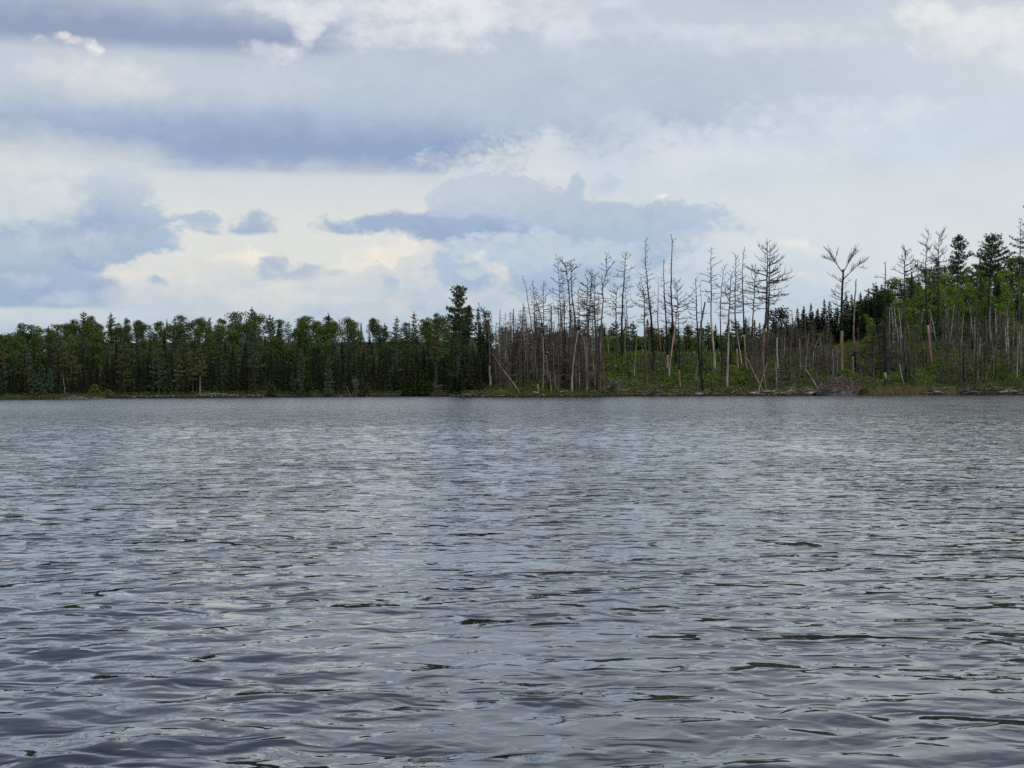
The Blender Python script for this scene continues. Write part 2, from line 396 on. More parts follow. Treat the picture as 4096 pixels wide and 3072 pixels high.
def inland(x, y):
    return np.hypot(x, y) - np.interp(px_of(x, y), SHX, SHD) - 0.35 * np.sin(np.asarray(x) * 1.9) - 0.25 * np.sin(np.asarray(x) * 4.3 + 1.0)
def height(x, y):
    px = px_of(x, y); s = inland(x, y)
    right = sstep(1880, 2080, px)
    left = 0.45 * sstep(0, 2.0, s) + 0.03 * np.clip(s, 0, 12) + 0.145 * np.clip(s - 10, 0, 75) + 0.10 * np.clip(s - 85, 0, 60) + 0.02 * np.clip(s - 145, 0, 600)
    left = left * (0.66 + 0.34 * sstep(-50, 450, px))
    hillk = sstep(2950, 3900, px)
    rt = 0.5 * sstep(0, 2.2, s) + 0.11 * np.clip(s, 0, 6) + (0.275 + 0.02 * hillk) * np.clip(s - 6, 0, 24 + 8 * hillk) + (-0.01 + 0.15 * hillk) * np.clip(s - 30, 0, 70) + 0.03 * np.clip(s - 100, 0, 600)
    h = left * (1 - right) + rt * right
    h = h + 0.13 * lumps(x, y) * sstep(1.0, 9.0, s)
    return np.where(s < 0, np.maximum(-2.5, 0.22 * s), h)
def hgt(x, y): return float(height(x, y))
def ground_at(px, py, dmax=420.0):
    """where a photograph pixel's ray first meets the ground"""
    d = pdir(px, py); lo = 200.0; Y = lo
    while Y < dmax:
        p = CAM + d * (Y / d.y)
        if p.z <= max(0.0, hgt(p.x, p.y)) and inland(p.x, p.y) > -6: return p
        Y += 0.25
    return CAM + d * (dmax / d.y)
def on_land(px, s):
    """point s metres inland at photograph column px"""
    t = (px - 2048.0) / F; r0 = float(np.interp(px, SHX, SHD)) + s
    y = r0 / math.hypot(1, t); x = t * y
    return Vector((x, y, hgt(x, y)))

def grid_mesh(name, X, Y, Z, mat, smooth=True, wrap=False):
    r, c = X.shape
    me = bpy.data.meshes.new(name)
    co = np.stack([X, Y, Z], -1).reshape(-1, 3).astype(np.float32)
    i = np.arange(r - 1)[:, None] * c + np.arange(c - 1)[None, :]
    if wrap: i = np.arange(r - 1)[:, None] * c + np.arange(c)[None, :]
    j = i + 1
    if wrap: j = np.arange(r - 1)[:, None] * c + ((np.arange(c) + 1) % c)[None, :]
    q = np.stack([i, j, j + c, i + c], -1).reshape(-1, 4).astype(np.int32)
    me.vertices.add(len(co)); me.vertices.foreach_set('co', co.ravel())
    me.loops.add(q.size); me.loops.foreach_set('vertex_index', q.ravel())
    me.polygons.add(len(q)); me.polygons.foreach_set('loop_start', np.arange(0, q.size, 4, dtype=np.int32))
    me.polygons.foreach_set('loop_total', np.full(len(q), 4, np.int32))
    if smooth: me.polygons.foreach_set('use_smooth', np.ones(len(q), bool))
    me.update(calc_edges=True); me.materials.append(mat)
    return me

# ------------------------------------------------------------------ the land
def ground_material():
    m = bpy.data.materials.new('forest_floor'); m.use_nodes = True
    t = m.node_tree; t.nodes.clear(); N = NT(t)
    ob = N.n('ShaderNodeTexCoord').outputs['Object']
    a = N.noise(ob, 0.55, 6, 0.65); b = N.noise(ob, 3.1, 6, 0.6)
    c = N.mix(N.step(a, 0.4, 0.6), (0.040, 0.046, 0.018), (0.075, 0.066, 0.040))
    c = N.mix(N.step(b, 0.52, 0.68), c, (0.055, 0.085, 0.020))
    c = N.mix(N.step(N.noise(N.v('ADD', ob, (31, 7, 3)), 1.6, 5, 0.6), 0.6, 0.68), c, (0.16, 0.145, 0.13))
    sp = N.n('ShaderNodeSeparateXYZ'); N.put(sp.inputs[0], ob)
    shore_mix = N.step(N.m('MULTIPLY_ADD', b, 0.12, sp.outputs[2]), 0.16, 0.4)     # ground colour goes darker down towards the waterline
    c = N.mix(shore_mix, (0.018, 0.016, 0.014), c)
    p = N.n('ShaderNodeBsdfPrincipled'); N.put(p.inputs['Base Color'], c); p.inputs['Roughness'].default_value = 0.9
    p.inputs['Specular IOR Level'].default_value = 0.15
    bp = N.n('ShaderNodeBump'); bp.inputs['Strength'].default_value = 0.6; bp.inputs['Distance'].default_value = 0.2
    N.put(bp.inputs['Height'], b); N.put(p.inputs['Normal'], bp.outputs[0])
    o = N.n('ShaderNodeOutputMaterial'); N.put(o.inputs[0], p.outputs[0])
    return m
PXS = np.concatenate([np.linspace(-9000, -400, 24)[:-1], np.linspace(-400, 4500, 420), np.linspace(4500, 13000, 24)[1:]])
SS = np.concatenate([np.linspace(-14, 0, 9)[:-1], np.linspace(0, 10, 26)[:-1], np.linspace(10, 50, 50)[:-1], np.linspace(50, 120, 30)[:-1], np.linspace(120, 1500, 14)])
tt = (PXS - 2048.0) / F
RR = np.interp(PXS, SHX, SHD)[None, :] + SS[:, None]
YY = RR / np.hypot(1, tt)[None, :]; XX = YY * tt[None, :]
land = link('terrain', grid_mesh('terrain', XX, YY, height(XX, YY), ground_material()))
tag(land, 'low wooded lake shore rising to a hill on the right', 'land', kind='structure')

# ------------------------------------------------------------------ the lake: wind ripples as real waves
def water_material():
    m = bpy.data.materials.new('lake_water'); m.use_nodes = True
    t = m.node_tree; t.nodes.clear(); N = NT(t)
    ob = N.n('ShaderNodeTexCoord').outputs['Object']
    at_ = N.n('ShaderNodeAttribute'); at_.attribute_name = 'unresolved'
    sm = at_.outputs['Fac']
    vec = N.v('MULTIPLY', ob, (0.76, 1.0, 0.0))
    # small ripples riding on the waves: three sizes of rounded, cross-wind cells, stronger in gusts
    # each ripple is pushed along by its own height, which makes it lopsided
    def lean(v, scale, k, *a): return N.v('MULTIPLY_ADD', N.comb(0.0, N.m('SUBTRACT', N.noise(v, scale, *a), 0.5), 0.0), (0.0, k, 0.0), v)
    n1 = N.noise(lean(vec, 5.2, -0.15, 1, 0.5, 0.5), 5.2, 1, 0.5, 0.5); n2 = N.noise(N.v('ADD', vec, (5, 3, 0)), 12.0, 1, 0.5, 0.6)
    v3 = N.v('ADD', vec, (2, 9, 0)); n3 = N.noise(lean(v3, 2.4, -0.32, 1, 0.5, 0.4), 2.4, 1, 0.5, 0.4)
    n0 = N.noise(N.v('ADD', vec, (7, 1, 0)), 0.8, 2, 0.55, 0.3)
    gust = N.step(N.noise(N.v('MULTIPLY', ob, (0.16, 0.05, 0)), 1.0, 5, 0.72), 0.34, 0.66, 0.5, 1.4)
    g2 = N.step(N.noise(N.v('MULTIPLY', ob, (0.5, 0.9, 0)), 0.9, 2, 0.5), 0.35, 0.65, 0.5, 1.35)
    def zm(n, k): return N.m('MULTIPLY_ADD', n, k, -0.5 * k)
    sumh = N.m('ADD', zm(n1, 0.038), N.m('ADD', zm(n2, 0.0048), zm(n3, 0.082)))
    hgt_ = N.m('ADD', N.m('MULTIPLY', sumh, N.m('MULTIPLY', gust, g2)), N.m('MULTIPLY', zm(n0, 0.20), N.m('MULTIPLY', sm, gust)))
    bp = N.n('ShaderNodeBump'); bp.inputs['Strength'].default_value = 1.0; bp.inputs['Distance'].default_value = 1.0
    N.put(bp.inputs['Height'], hgt_)
    p = N.n('ShaderNodeBsdfPrincipled')
    p.inputs['Base Color'].default_value = (0.026, 0.034, 0.046, 1)
    N.put(p.inputs['Roughness'], N.m('MULTIPLY_ADD', sm, 0.13, 0.03))
    p.inputs['IOR'].default_value = 1.40; p.inputs['Coat Weight'].default_value = 0.5; p.inputs['Coat IOR'].default_value = 1.40; p.inputs['Specular IOR Level'].default_value = 0.5
    N.put(p.inputs['Normal'], bp.outputs[0]); N.put(p.inputs['Coat Normal'], bp.outputs[0]); N.put(p.inputs['Coat Roughness'], N.m('MULTIPLY_ADD', sm, 0.13, 0.03))
    o = N.n('ShaderNodeOutputMaterial'); N.put(o.inputs[0], p.outputs[0])
    return m

nr = np.random.default_rng(5)
NW = 80
lam = np.exp(nr.uniform(math.log(0.24), math.log(1.6), NW))
th = nr.normal(0, 0.55, NW) + 0.12
kk = 2 * math.pi / lam
kx, ky = kk * np.sin(th), -kk * np.cos(th)
ph = nr.uniform(0, 2 * math.pi, NW)
SLOPE = 0.040                                   # rms slope of the whole sea
wgt = np.exp(-0.5 * ((np.log(lam) - math.log(0.40)) / 0.6) ** 2)
slope = wgt / math.sqrt((wgt ** 2).sum() / 2) * SLOPE
amp = slope / kk
# rows: close together near the viewer, wider apart far out
rows = [0.6]
while rows[-1] < 330.0:
    r = rows[-1]
    rows.append(r + (0.05 if r < 3.2 else min(max(r * r / 2300.0, 0.013), 0.085 + max(0.0, (r - 45.0)) * 0.006)))
rows = np.array(rows + [360., 420., 520., 700., 1000., 1500.])
azs = np.concatenate([np.linspace(-180, -29, 40)[:-1], np.linspace(-29, 29, 640), np.linspace(29, 180, 40)[1:-1]])
A = np.radians(azs)
dr = np.gradient(rows)
WX = rows[:, None] * np.sin(A)[None, :]; WY = rows[:, None] * np.cos(A)[None, :]
WZ = np.zeros_like(WX); DX = np.zeros_like(WX); DY = np.zeros_like(WX)
da = np.abs(np.gradient(A))
kept = np.zeros_like(WX)
cell = np.maximum(dr[:, None], rows[:, None] * da[None, :])
# wave groups: patches of stronger and weaker ripples
grp = 1.0 + 0.30 * np.sin(WX * 0.9 + 0.7 * np.sin(WY * 0.31)) * np.sin(WY * 0.55 + 1.1) + 0.22 * np.sin(WX * 0.23 + WY * 0.17 + 2.0) + 0.25 * np.sin(WX * 2.1 + 1.3 * np.sin(WY * 1.1)) * np.sin(WY * 1.7 + 0.4 * WX)
for i in range(NW):
    fade = np.clip((lam[i] / cell - 2.2) / 2.5, 0, 1)
    if fade.max() <= 0: continue
    p_ = kx[i] * WX + ky[i] * WY + ph[i]
    a_ = amp[i] * fade * grp
    p_ = p_ + 0.4 * np.cos(p_)
    WZ += a_ * np.cos(p_)
    q_ = 0.35 * a_ / kk[i]
    DX -= q_ * kx[i] * np.sin(p_); DY -= q_ * ky[i] * np.sin(p_)
    kept += fade * slope[i] ** 2 / 2
un = sstep(20.0, 140.0, rows)[:, None] + 0.0 * WX
lake_me = grid_mesh('lake_water', WX + DX, WY + DY, WZ, water_material(), wrap=True)
att = lake_me.attributes.new('unresolved', 'FLOAT', 'POINT'); att.data.foreach_set('value', un.astype(np.float32).ravel())
lake = link('lake_water', lake_me)
tag(lake, 'grey rippled lake water reaching to the far shore', 'water', kind='structure')
print('water quads', len(lake_me.polygons))

# ------------------------------------------------------------------ materials of the vegetation
M = {
    'spruce': material('spruce_needles', (0.029, 0.035, 0.014), (0.058, 0.066, 0.026), 2.2, vary=0.32, hue=0.35),
    'fir': material('fir_needles', (0.016, 0.030, 0.014), (0.035, 0.057, 0.023), 2.2, vary=0.25, hue=0.2),
    'pine': material('pine_needles', (0.045, 0.070, 0.037), (0.090, 0.122, 0.062), 1.6, vary=0.16, hue=0.25),
    'bluepine': material('blue_green_needles', (0.058, 0.102, 0.054), (0.116, 0.177, 0.090), 1.6, vary=0.12),
    'olive': material('olive_needles', (0.090, 0.101, 0.037), (0.160, 0.169, 0.066), 1.8, vary=0.16),
    'cedar': material('cedar_scales', (0.055, 0.071, 0.016), (0.110, 0.135, 0.030), 2.0, vary=0.15),
    'leaf': material('hardwood_leaves', (0.050, 0.080, 0.018), (0.108, 0.158, 0.038), 1.3, vary=0.25, hue=0.45, trans=0.25),
    'spring': material('fresh_green_leaves', (0.092, 0.163, 0.022), (0.240, 0.344, 0.053), 0.9, vary=0.2, trans=0.25),
    'yellow': material('yellow_green_leaves', (0.12, 0.12, 0.015), (0.22, 0.21, 0.035), 1.3, vary=0.1, trans=0.2),
    'bark': material('conifer_bark', (0.045, 0.036, 0.030), (0.105, 0.085, 0.070), 5.0, stretch=(1, 1, 0.25), vary=0.25),
    'char': material('charred_bark', (0.010, 0.009, 0.009), (0.038, 0.032, 0.030), 3.5, stretch=(1, 1, 0.18), vary=0.3, bump=0.4),
    'darkgrey': material('weathered_dark_bark', (0.040, 0.034, 0.032), (0.115, 0.098, 0.090), 3.0, stretch=(1, 1, 0.16), vary=0.3, bump=0.4),
    'grey': material('weathered_grey_bark', (0.075, 0.064, 0.058), (0.20, 0.175, 0.155), 3.0, stretch=(1, 1, 0.15), vary=0.25, bump=0.4),
    'red': material('reddish_grey_bark', (0.080, 0.058, 0.048), (0.20, 0.150, 0.125), 3.0, stretch=(1, 1, 0.14), vary=0.2, bump=0.4),
    'tan': material('bare_tan_wood', (0.17, 0.115, 0.075), (0.40, 0.285, 0.19), 3.0, stretch=(1, 1, 0.12), vary=0.15, bump=0.3),
    'orange': material('bare_orange_wood', (0.128, 0.068, 0.032), (0.288, 0.160, 0.080), 3.0, stretch=(1, 1, 0.12), vary=0.12, bump=0.3),
    'pale': material('bare_pale_wood', (0.21, 0.175, 0.145), (0.46, 0.40, 0.34), 3.0, stretch=(1, 1, 0.12), vary=0.2, bump=0.3),
    'birch': material('birch_bark', (0.30, 0.28, 0.25), (0.62, 0.60, 0.56), 6.0, stretch=(0.6, 0.6, 1.5), vary=0.2, lo=0.38, hi=0.5),
    'twig': material('dead_twigs', (0.043, 0.036, 0.033), (0.108, 0.092, 0.083), 1.0, vary=0.3),
    'firtwig': material('grey_fir_twigs', (0.080, 0.066, 0.060), (0.185, 0.155, 0.140), 1.0, vary=0.3),
    'paletwig': material('pale_dead_twigs', (0.13, 0.115, 0.10), (0.27, 0.245, 0.215), 1.0, vary=0.2),
    'rock': material('lichen_granite', (0.11, 0.095, 0.085), (0.36, 0.33, 0.30), 2.4, vary=0.3, bump=0.6, detail=7, lo=0.3, hi=0.7),
    'darkrock': material('dark_islet_rock', (0.050, 0.044, 0.038), (0.19, 0.17, 0.15), 1.6, vary=0, bump=0.6, detail=7, lo=0.35, hi=0.7),
    'reed': material('shore_reeds', (0.14, 0.115, 0.05), (0.25, 0.21, 0.10), 1.2, vary=0),
    'grass': material('shore_grass', (0.050, 0.070, 0.014), (0.13, 0.13, 0.035), 0.8, vary=0),
    'brush': material('low_green_brush', (0.101, 0.152, 0.015), (0.265, 0.356, 0.045), 0.35, vary=0, trans=0.2, detail=6),
}
V3 = Vector
def rdir(rg): 
    z = rg.uniform(-1, 1); a = rg.uniform(0, 6.2832); q = math.sqrt(1 - z * z)
    return V3((q * math.cos(a), q * math.sin(a), z))

# ------------------------------------------------------------------ living conifers and hardwoods
def spray(mb, p, d, L, w, droop, rg):
    """one needled branch: a drooping, tapering strip with a ragged outline and a hanging fringe"""
    side = d.cross(V3((0, 0, 1)))
    side = side.normalized() if side.length > 1e-4 else V3((1, 0, 0))
    n = 3; prev = None
    for i in range(n + 1):
        t = i / n
        c = p + d * (L * t) + V3((0, 0, -droop * L * t * t))
        ww = w * (0.35 + 0.9 * t if t < 0.6 else 2.1 * (1.03 - t)) * rg.uniform(0.75, 1.25)
        a, b = c + side * ww + V3((0, 0, -ww * .5)), c - side * ww + V3((0, 0, -ww * .5))
        if prev:
            mb.quad(prev[0], a, c, prev[2]); mb.quad(prev[2], c, b, prev[1])
        prev = (a, b, c)
    for i in range(2):
        t = rg.uniform(0.25, 0.95); c = p + d * (L * t) + V3((0, 0, -droop * L * t * t))
        mb.tri(c - d * w, c + d * w, c + V3((0, 0, -w * rg.uniform(1.0, 1.9))) + side * rg.uniform(-.3, .3) * w)

def make_spruce(h, rmax, rg, bare=0.08, dens=1.0, shape=0.8):
    crown, trunk = MB(), MB()
    trunk.tube([V3((0, 0, -0.3)), V3((0, 0, h * .5)), V3((0, 0, h * .98))], [h * .011 + .03, h * .007 + .02, .015], 6)
    z = h * bare + .2
    while z < h * .99:
        t = (z / h - bare) / (1 - bare)
        R = rmax * ((1 - t) ** shape) * (0.55 + 0.45 * min(1, t * 5 + .35)) * rg.uniform(.72, 1.18) + .05
        k = max(3, int((5 if t < .8 else 4) * dens + rg.random()))
        a0 = rg.uniform(0, 6.28)
        for i in range(k):
            a = a0 + 6.283 * i / k + rg.uniform(-.35, .35)
            up = -0.12 + 0.55 * t
            d = V3((math.cos(a), math.sin(a), up)).normalized()
            spray(crown, V3((0, 0, z + rg.uniform(-.1, .1))), d, R * rg.uniform(.7, 1.12), .14 + .14 * R, .28 - .2 * t, rg)
        z += (0.30 + .24 * (1 - t)) * (h / 12) ** .5 / dens
    crown.tri(V3((-.06, 0, h * .96)), V3((.06, 0, h * .96)), V3((0, 0, h * 1.02)))
    crown.tri(V3((0, -.06, h * .96)), V3((0, .06, h * .96)), V3((0, 0, h * 1.02)))
    return trunk, crown

def tuft(mb, c, up, s, n, rg):
    """a plume of pine needles: narrow blades fanning up and out"""
    for _ in range(n):
        d = (rdir(rg) + up * .9).normalized()
        q = d.cross(rdir(rg)); q = q.normalized() if q.length > 1e-4 else V3((1, 0, 0))
        l = s * rg.uniform(.7, 1.3); w = s * rg.uniform(.16, .30)
        b = c + rdir(rg) * s * .45
        mb.tri(b - q * w, b + q * w, b + d * l)

def make_pine(h, rmax, rg, c0=0.35, limbs=46, prof=None, lean=(0, 0), trunk_pts=None, tr=None, tufts=11, clump=.34, flat=.12, dead=0):
    """white pine: clear trunk, tiers of limbs carrying plumes that turn up at the ends"""
    crown, limb, trunk = MB(), MB(), MB()
    tr = tr or h * .014 + .03
    def axis(t):
        if trunk_pts: 
            n = len(trunk_pts) - 1; k = min(int(t * n), n - 1); f = t * n - k
            return trunk_pts[k].lerp(trunk_pts[k + 1], f)
        return V3((lean[0] * t, lean[1] * t, h * t))
    n = 12
    pts = [axis(i / n) for i in range(n + 1)]; pts[0] = pts[0] + V3((0, 0, -.4))
    trunk.tube(pts, [tr * (1.25 if i == 0 else 1) * (1 - .88 * i / n) for i in range(n + 1)], 7)
    prof = prof or (lambda u: (0.62 + .38 * math.sin(min(1, u * 1.6 + .25) * 1.57)) * (1 - u) ** .62 + .1)
    tiers = max(5, limbs // 6)
    tk = [rg.uniform(.62, 1.15) for _ in range(tiers + 1)]
    for k in range(limbs):
        ti = k // 6
        u = min(max((ti + rg.uniform(-.34, .34)) / tiers, 0), .985)
        t = c0 + (1 - c0) * u
        p = axis(t); a = 6.283 * (k % 6) / 6 + ti * 1.9 + rg.uniform(-.4, .4)
        R = rmax * prof(u) * tk[min(ti, tiers)] * rg.choice((.45, .7, .9, 1.1, 1.25)) * rg.uniform(.85, 1.1)
        up0 = -.08 + .6 * u * u + rg.uniform(-.06, .10)
        d = V3((math.cos(a), math.sin(a), 0))
        m = 6; lp = []
        for i in range(m + 1):
            s = i / m
            lp.append(p + d * (R * s) + V3((0, 0, R * (up0 * s + flat * s * s))))
        limb.tube(lp, [max(.014, (.035 + .022 * R) * (1 - .8 * i / m)) for i in range(m + 1)], 3, cap=False)
        side = V3((-d.y, d.x, 0))
        cl = max(3, int(R / .30))
        for i in range(cl):
            s = .28 + .74 * (i + rg.random() * .6) / cl
            c = p + d * (R * s) + V3((0, 0, R * (up0 * s + flat * s * s)))
            spread = R * .26 * math.sin(min(1, s) * 2.6) + .10
            for j in range(2):
                cc = c + side * rg.uniform(-1, 1) * spread + V3((0, 0, rg.uniform(-.08, .24)))
                tuft(crown, cc, (d * .7 + V3((0, 0, .55))).normalized(), clump * .8 * rg.uniform(.8, 1.2), tufts // 2 + 1, rg)
    tuft(crown, axis(1.0), V3((0, 0, 1)), clump, tufts, rg)
    for k in range(dead):
        t = c0 * rg.uniform(.55, 1.05); p = axis(t); a = rg.uniform(0, 6.283); R = rmax * rg.uniform(.2, .55)
        d = V3((math.cos(a), math.sin(a), rg.uniform(-.2, .2)))
        limb.tube([p, p + d * R * .5, p + d * R + V3((0, 0, -R * .15))], [.035, .025, .01], 3, cap=False)
    return trunk, limb, crown

def make_hardwood(h, r, rg, leaves=1900, size=.40, c0=.08):
    crown, trunk = MB(), MB()
    top = V3((rg.uniform(-.5, .5), rg.uniform(-.5, .5), h * .72))
    trunk.tube([V3((0, 0, -.4)), V3((0, 0, h * .35)), top], [.16, .12, .04], 6)
    lobes = []
    for _ in range(14):
        a = rg.uniform(0, 6.283); q = rg.uniform(.1, .72) * r; z = h * rg.uniform(c0 + .08, .86)
        k = 1 - abs(z / h - .6) * .9
        lobes.append((V3((math.cos(a) * q * k, math.sin(a) * q * k, z)), r * rg.uniform(.34, .56)))
    lobes.append((V3((0, 0, h * .85)), r * .42))
    for c, q in lobes:
        trunk.tube([V3((0, 0, h * .3)), c * .6 + V3((0, 0, h * .14)), c], [.05, .035, .012], 3, cap=False)
    for _ in range(leaves):
        c, q = lobes[rg.randrange(len(lobes))]
        d = rdir(rg)
        if d.z < -.35 and rg.random() < .7: d.z = -d.z
        p = c + V3((d.x, d.y, d.z * 1.05)) * q * rg.uniform(.6, 1.12)
        nrm = (d + rdir(rg) * .8).normalized(); a = nrm.cross(rdir(rg)); a = a.normalized() if a.length > 1e-4 else V3((1, 0, 0))
        b = nrm.cross(a); s = size * rg.uniform(.6, 1.25)
        crown.quad(p - a * s * .5, p - b * s * .32, p + a * s * .5, p + b * s * .32)
    return trunk, crown

def make_cedar(h, r, rg, n=900):
    crown, trunk = MB(), MB()
    trunk.tube([V3((0, 0, -.3)), V3((.05, 0, h * .4)), V3((0, 0, h * .95))], [.13, .08, .02], 6)
    for _ in range(n):
        t = rg.random() ** 1.25 * .97 + .02; z = h * (.12 + .88 * t)
        R = r * ((1 - t) ** .75 + .04) * (1 + .22 * math.sin(t * 31 + rg.random()))
        a = rg.uniform(0, 6.283); q = R * rg.uniform(.55, 1.05)
        p = V3((math.cos(a) * q, math.sin(a) * q, z)); d = V3((math.cos(a), math.sin(a), rg.uniform(-.9, .3))).normalized()
        s = V3((-d.y, d.x, rg.uniform(-.4, .4))).normalized(); w = rg.uniform(.08, .17)
        crown.quad(p - s * w, p - V3((0, 0, .1)), p + s * w, p + d * rg.uniform(.25, .5))
    return trunk, crown

def make_bush(r, h, rg, n=260, size=.24):
    crown, stem = MB(), MB()
    for _ in range(9):
        a = rg.uniform(0, 6.283); q = r * rg.uniform(.2, .9)
        stem.tube([V3((0, 0, -.15)), V3((math.cos(a) * q * .5, math.sin(a) * q * .5, h * .5)), V3((math.cos(a) * q, math.sin(a) * q, h * rg.uniform(.7, 1.0)))], [.03, .02, .008], 3, cap=False)
    for _ in range(n):
        a = rg.uniform(0, 6.283); z = h * rg.random() ** .75; q = r * math.sqrt(max(.03, 1 - (z / h) ** 2.2)) * rg.uniform(.5, 1.05)
        p = V3((math.cos(a) * q, math.sin(a) * q, z + .05))
        nrm = rdir(rg); a_ = nrm.cross(rdir(rg)); a_ = a_.normalized() if a_.length > 1e-4 else V3((1, 0, 0)); b = nrm.cross(a_)
        s = size * rg.uniform(.6, 1.3)
        crown.quad(p - a_ * s * .5, p - b * s * .3, p + a_ * s * .5, p + b * s * .3)
    return stem, crown

def thing(name, loc, parts, label, cat, group=None, rz=0.0, sc=(1, 1, 1)):
    """an Empty at the foot of the thing, with its parts; parts: (name, mesh data)"""
    e = empty(name, loc, rz, sc); tag(e, label, cat, group)
    last = None
    for pn, me in parts:
        o = link(pn, me, last if pn in ('limbs', 'branches') and last else e)      # limbs grow from the trunk
        if pn in ('limbs', 'branches'): o['kind'] = 'stuff'
        if pn == 'trunk': last = o
    return e


# ------------------------------------------------------------------ dead trees of the burnt point
def branch(mb, p, d, L, r, rg, twigs=5, curl=.25, bend=.12):
    """a bare branch: bending tube with side twigs"""
    m = 4; pts = [p]; q = p.copy(); dd = d.copy()
    for i in range(m):
        q = q + dd * (L / m); pts.append(q.copy())
        dd = (dd + V3((rg.uniform(-bend, bend), rg.uniform(-bend, bend), curl / m + rg.uniform(-bend, bend)))).normalized()
    mb.tube(pts, [max(.013, 1.2 * r * (1 - .78 * i / m)) for i in range(m + 1)], 3, cap=False)
    for _ in range(twigs):
        t = rg.uniform(.3, 1.0) * m; k = min(int(t), m - 1); c = pts[k].lerp(pts[k + 1], t - k)
        ax = (pts[k + 1] - pts[k]).normalized()
        s = (ax * .8 + rdir(rg) * .8 + V3((0, 0, curl * .6))).normalized(); l = L * rg.uniform(.15, .38)
        mid = c + s * l * .55
        mb.tube([c, mid, c + s * l + V3((0, 0, l * curl * .4))], [max(.014, r * .55), max(.012, r * .42), .009], 3, cap=False)
    return pts

def spline(pts, n):
    """points evenly along a smooth curve through pts"""
    out = []
    cum = [0.0]
    for a, b in zip(pts, pts[1:]): cum.append(cum[-1] + (b - a).length)
    for i in range(n + 1):
        d = cum[-1] * i / n; k = max(j for j in range(len(pts)) if cum[j] <= d + 1e-9); k = min(k, len(pts) - 2)
        t = k + (d - cum[k]) / max(1e-6, cum[k + 1] - cum[k]); k = min(int(t), len(pts) - 2); f = t - k
        p0, p1, p2, p3 = pts[max(k - 1, 0)], pts[k], pts[k + 1], pts[min(k + 2, len(pts) - 1)]
        out.append(0.5 * ((2 * p1) + (p2 - p0) * f + (2 * p0 - 5 * p1 + 4 * p2 - p3) * f * f + (3 * p1 - p0 - 3 * p2 + p3) * f ** 3))
    return out

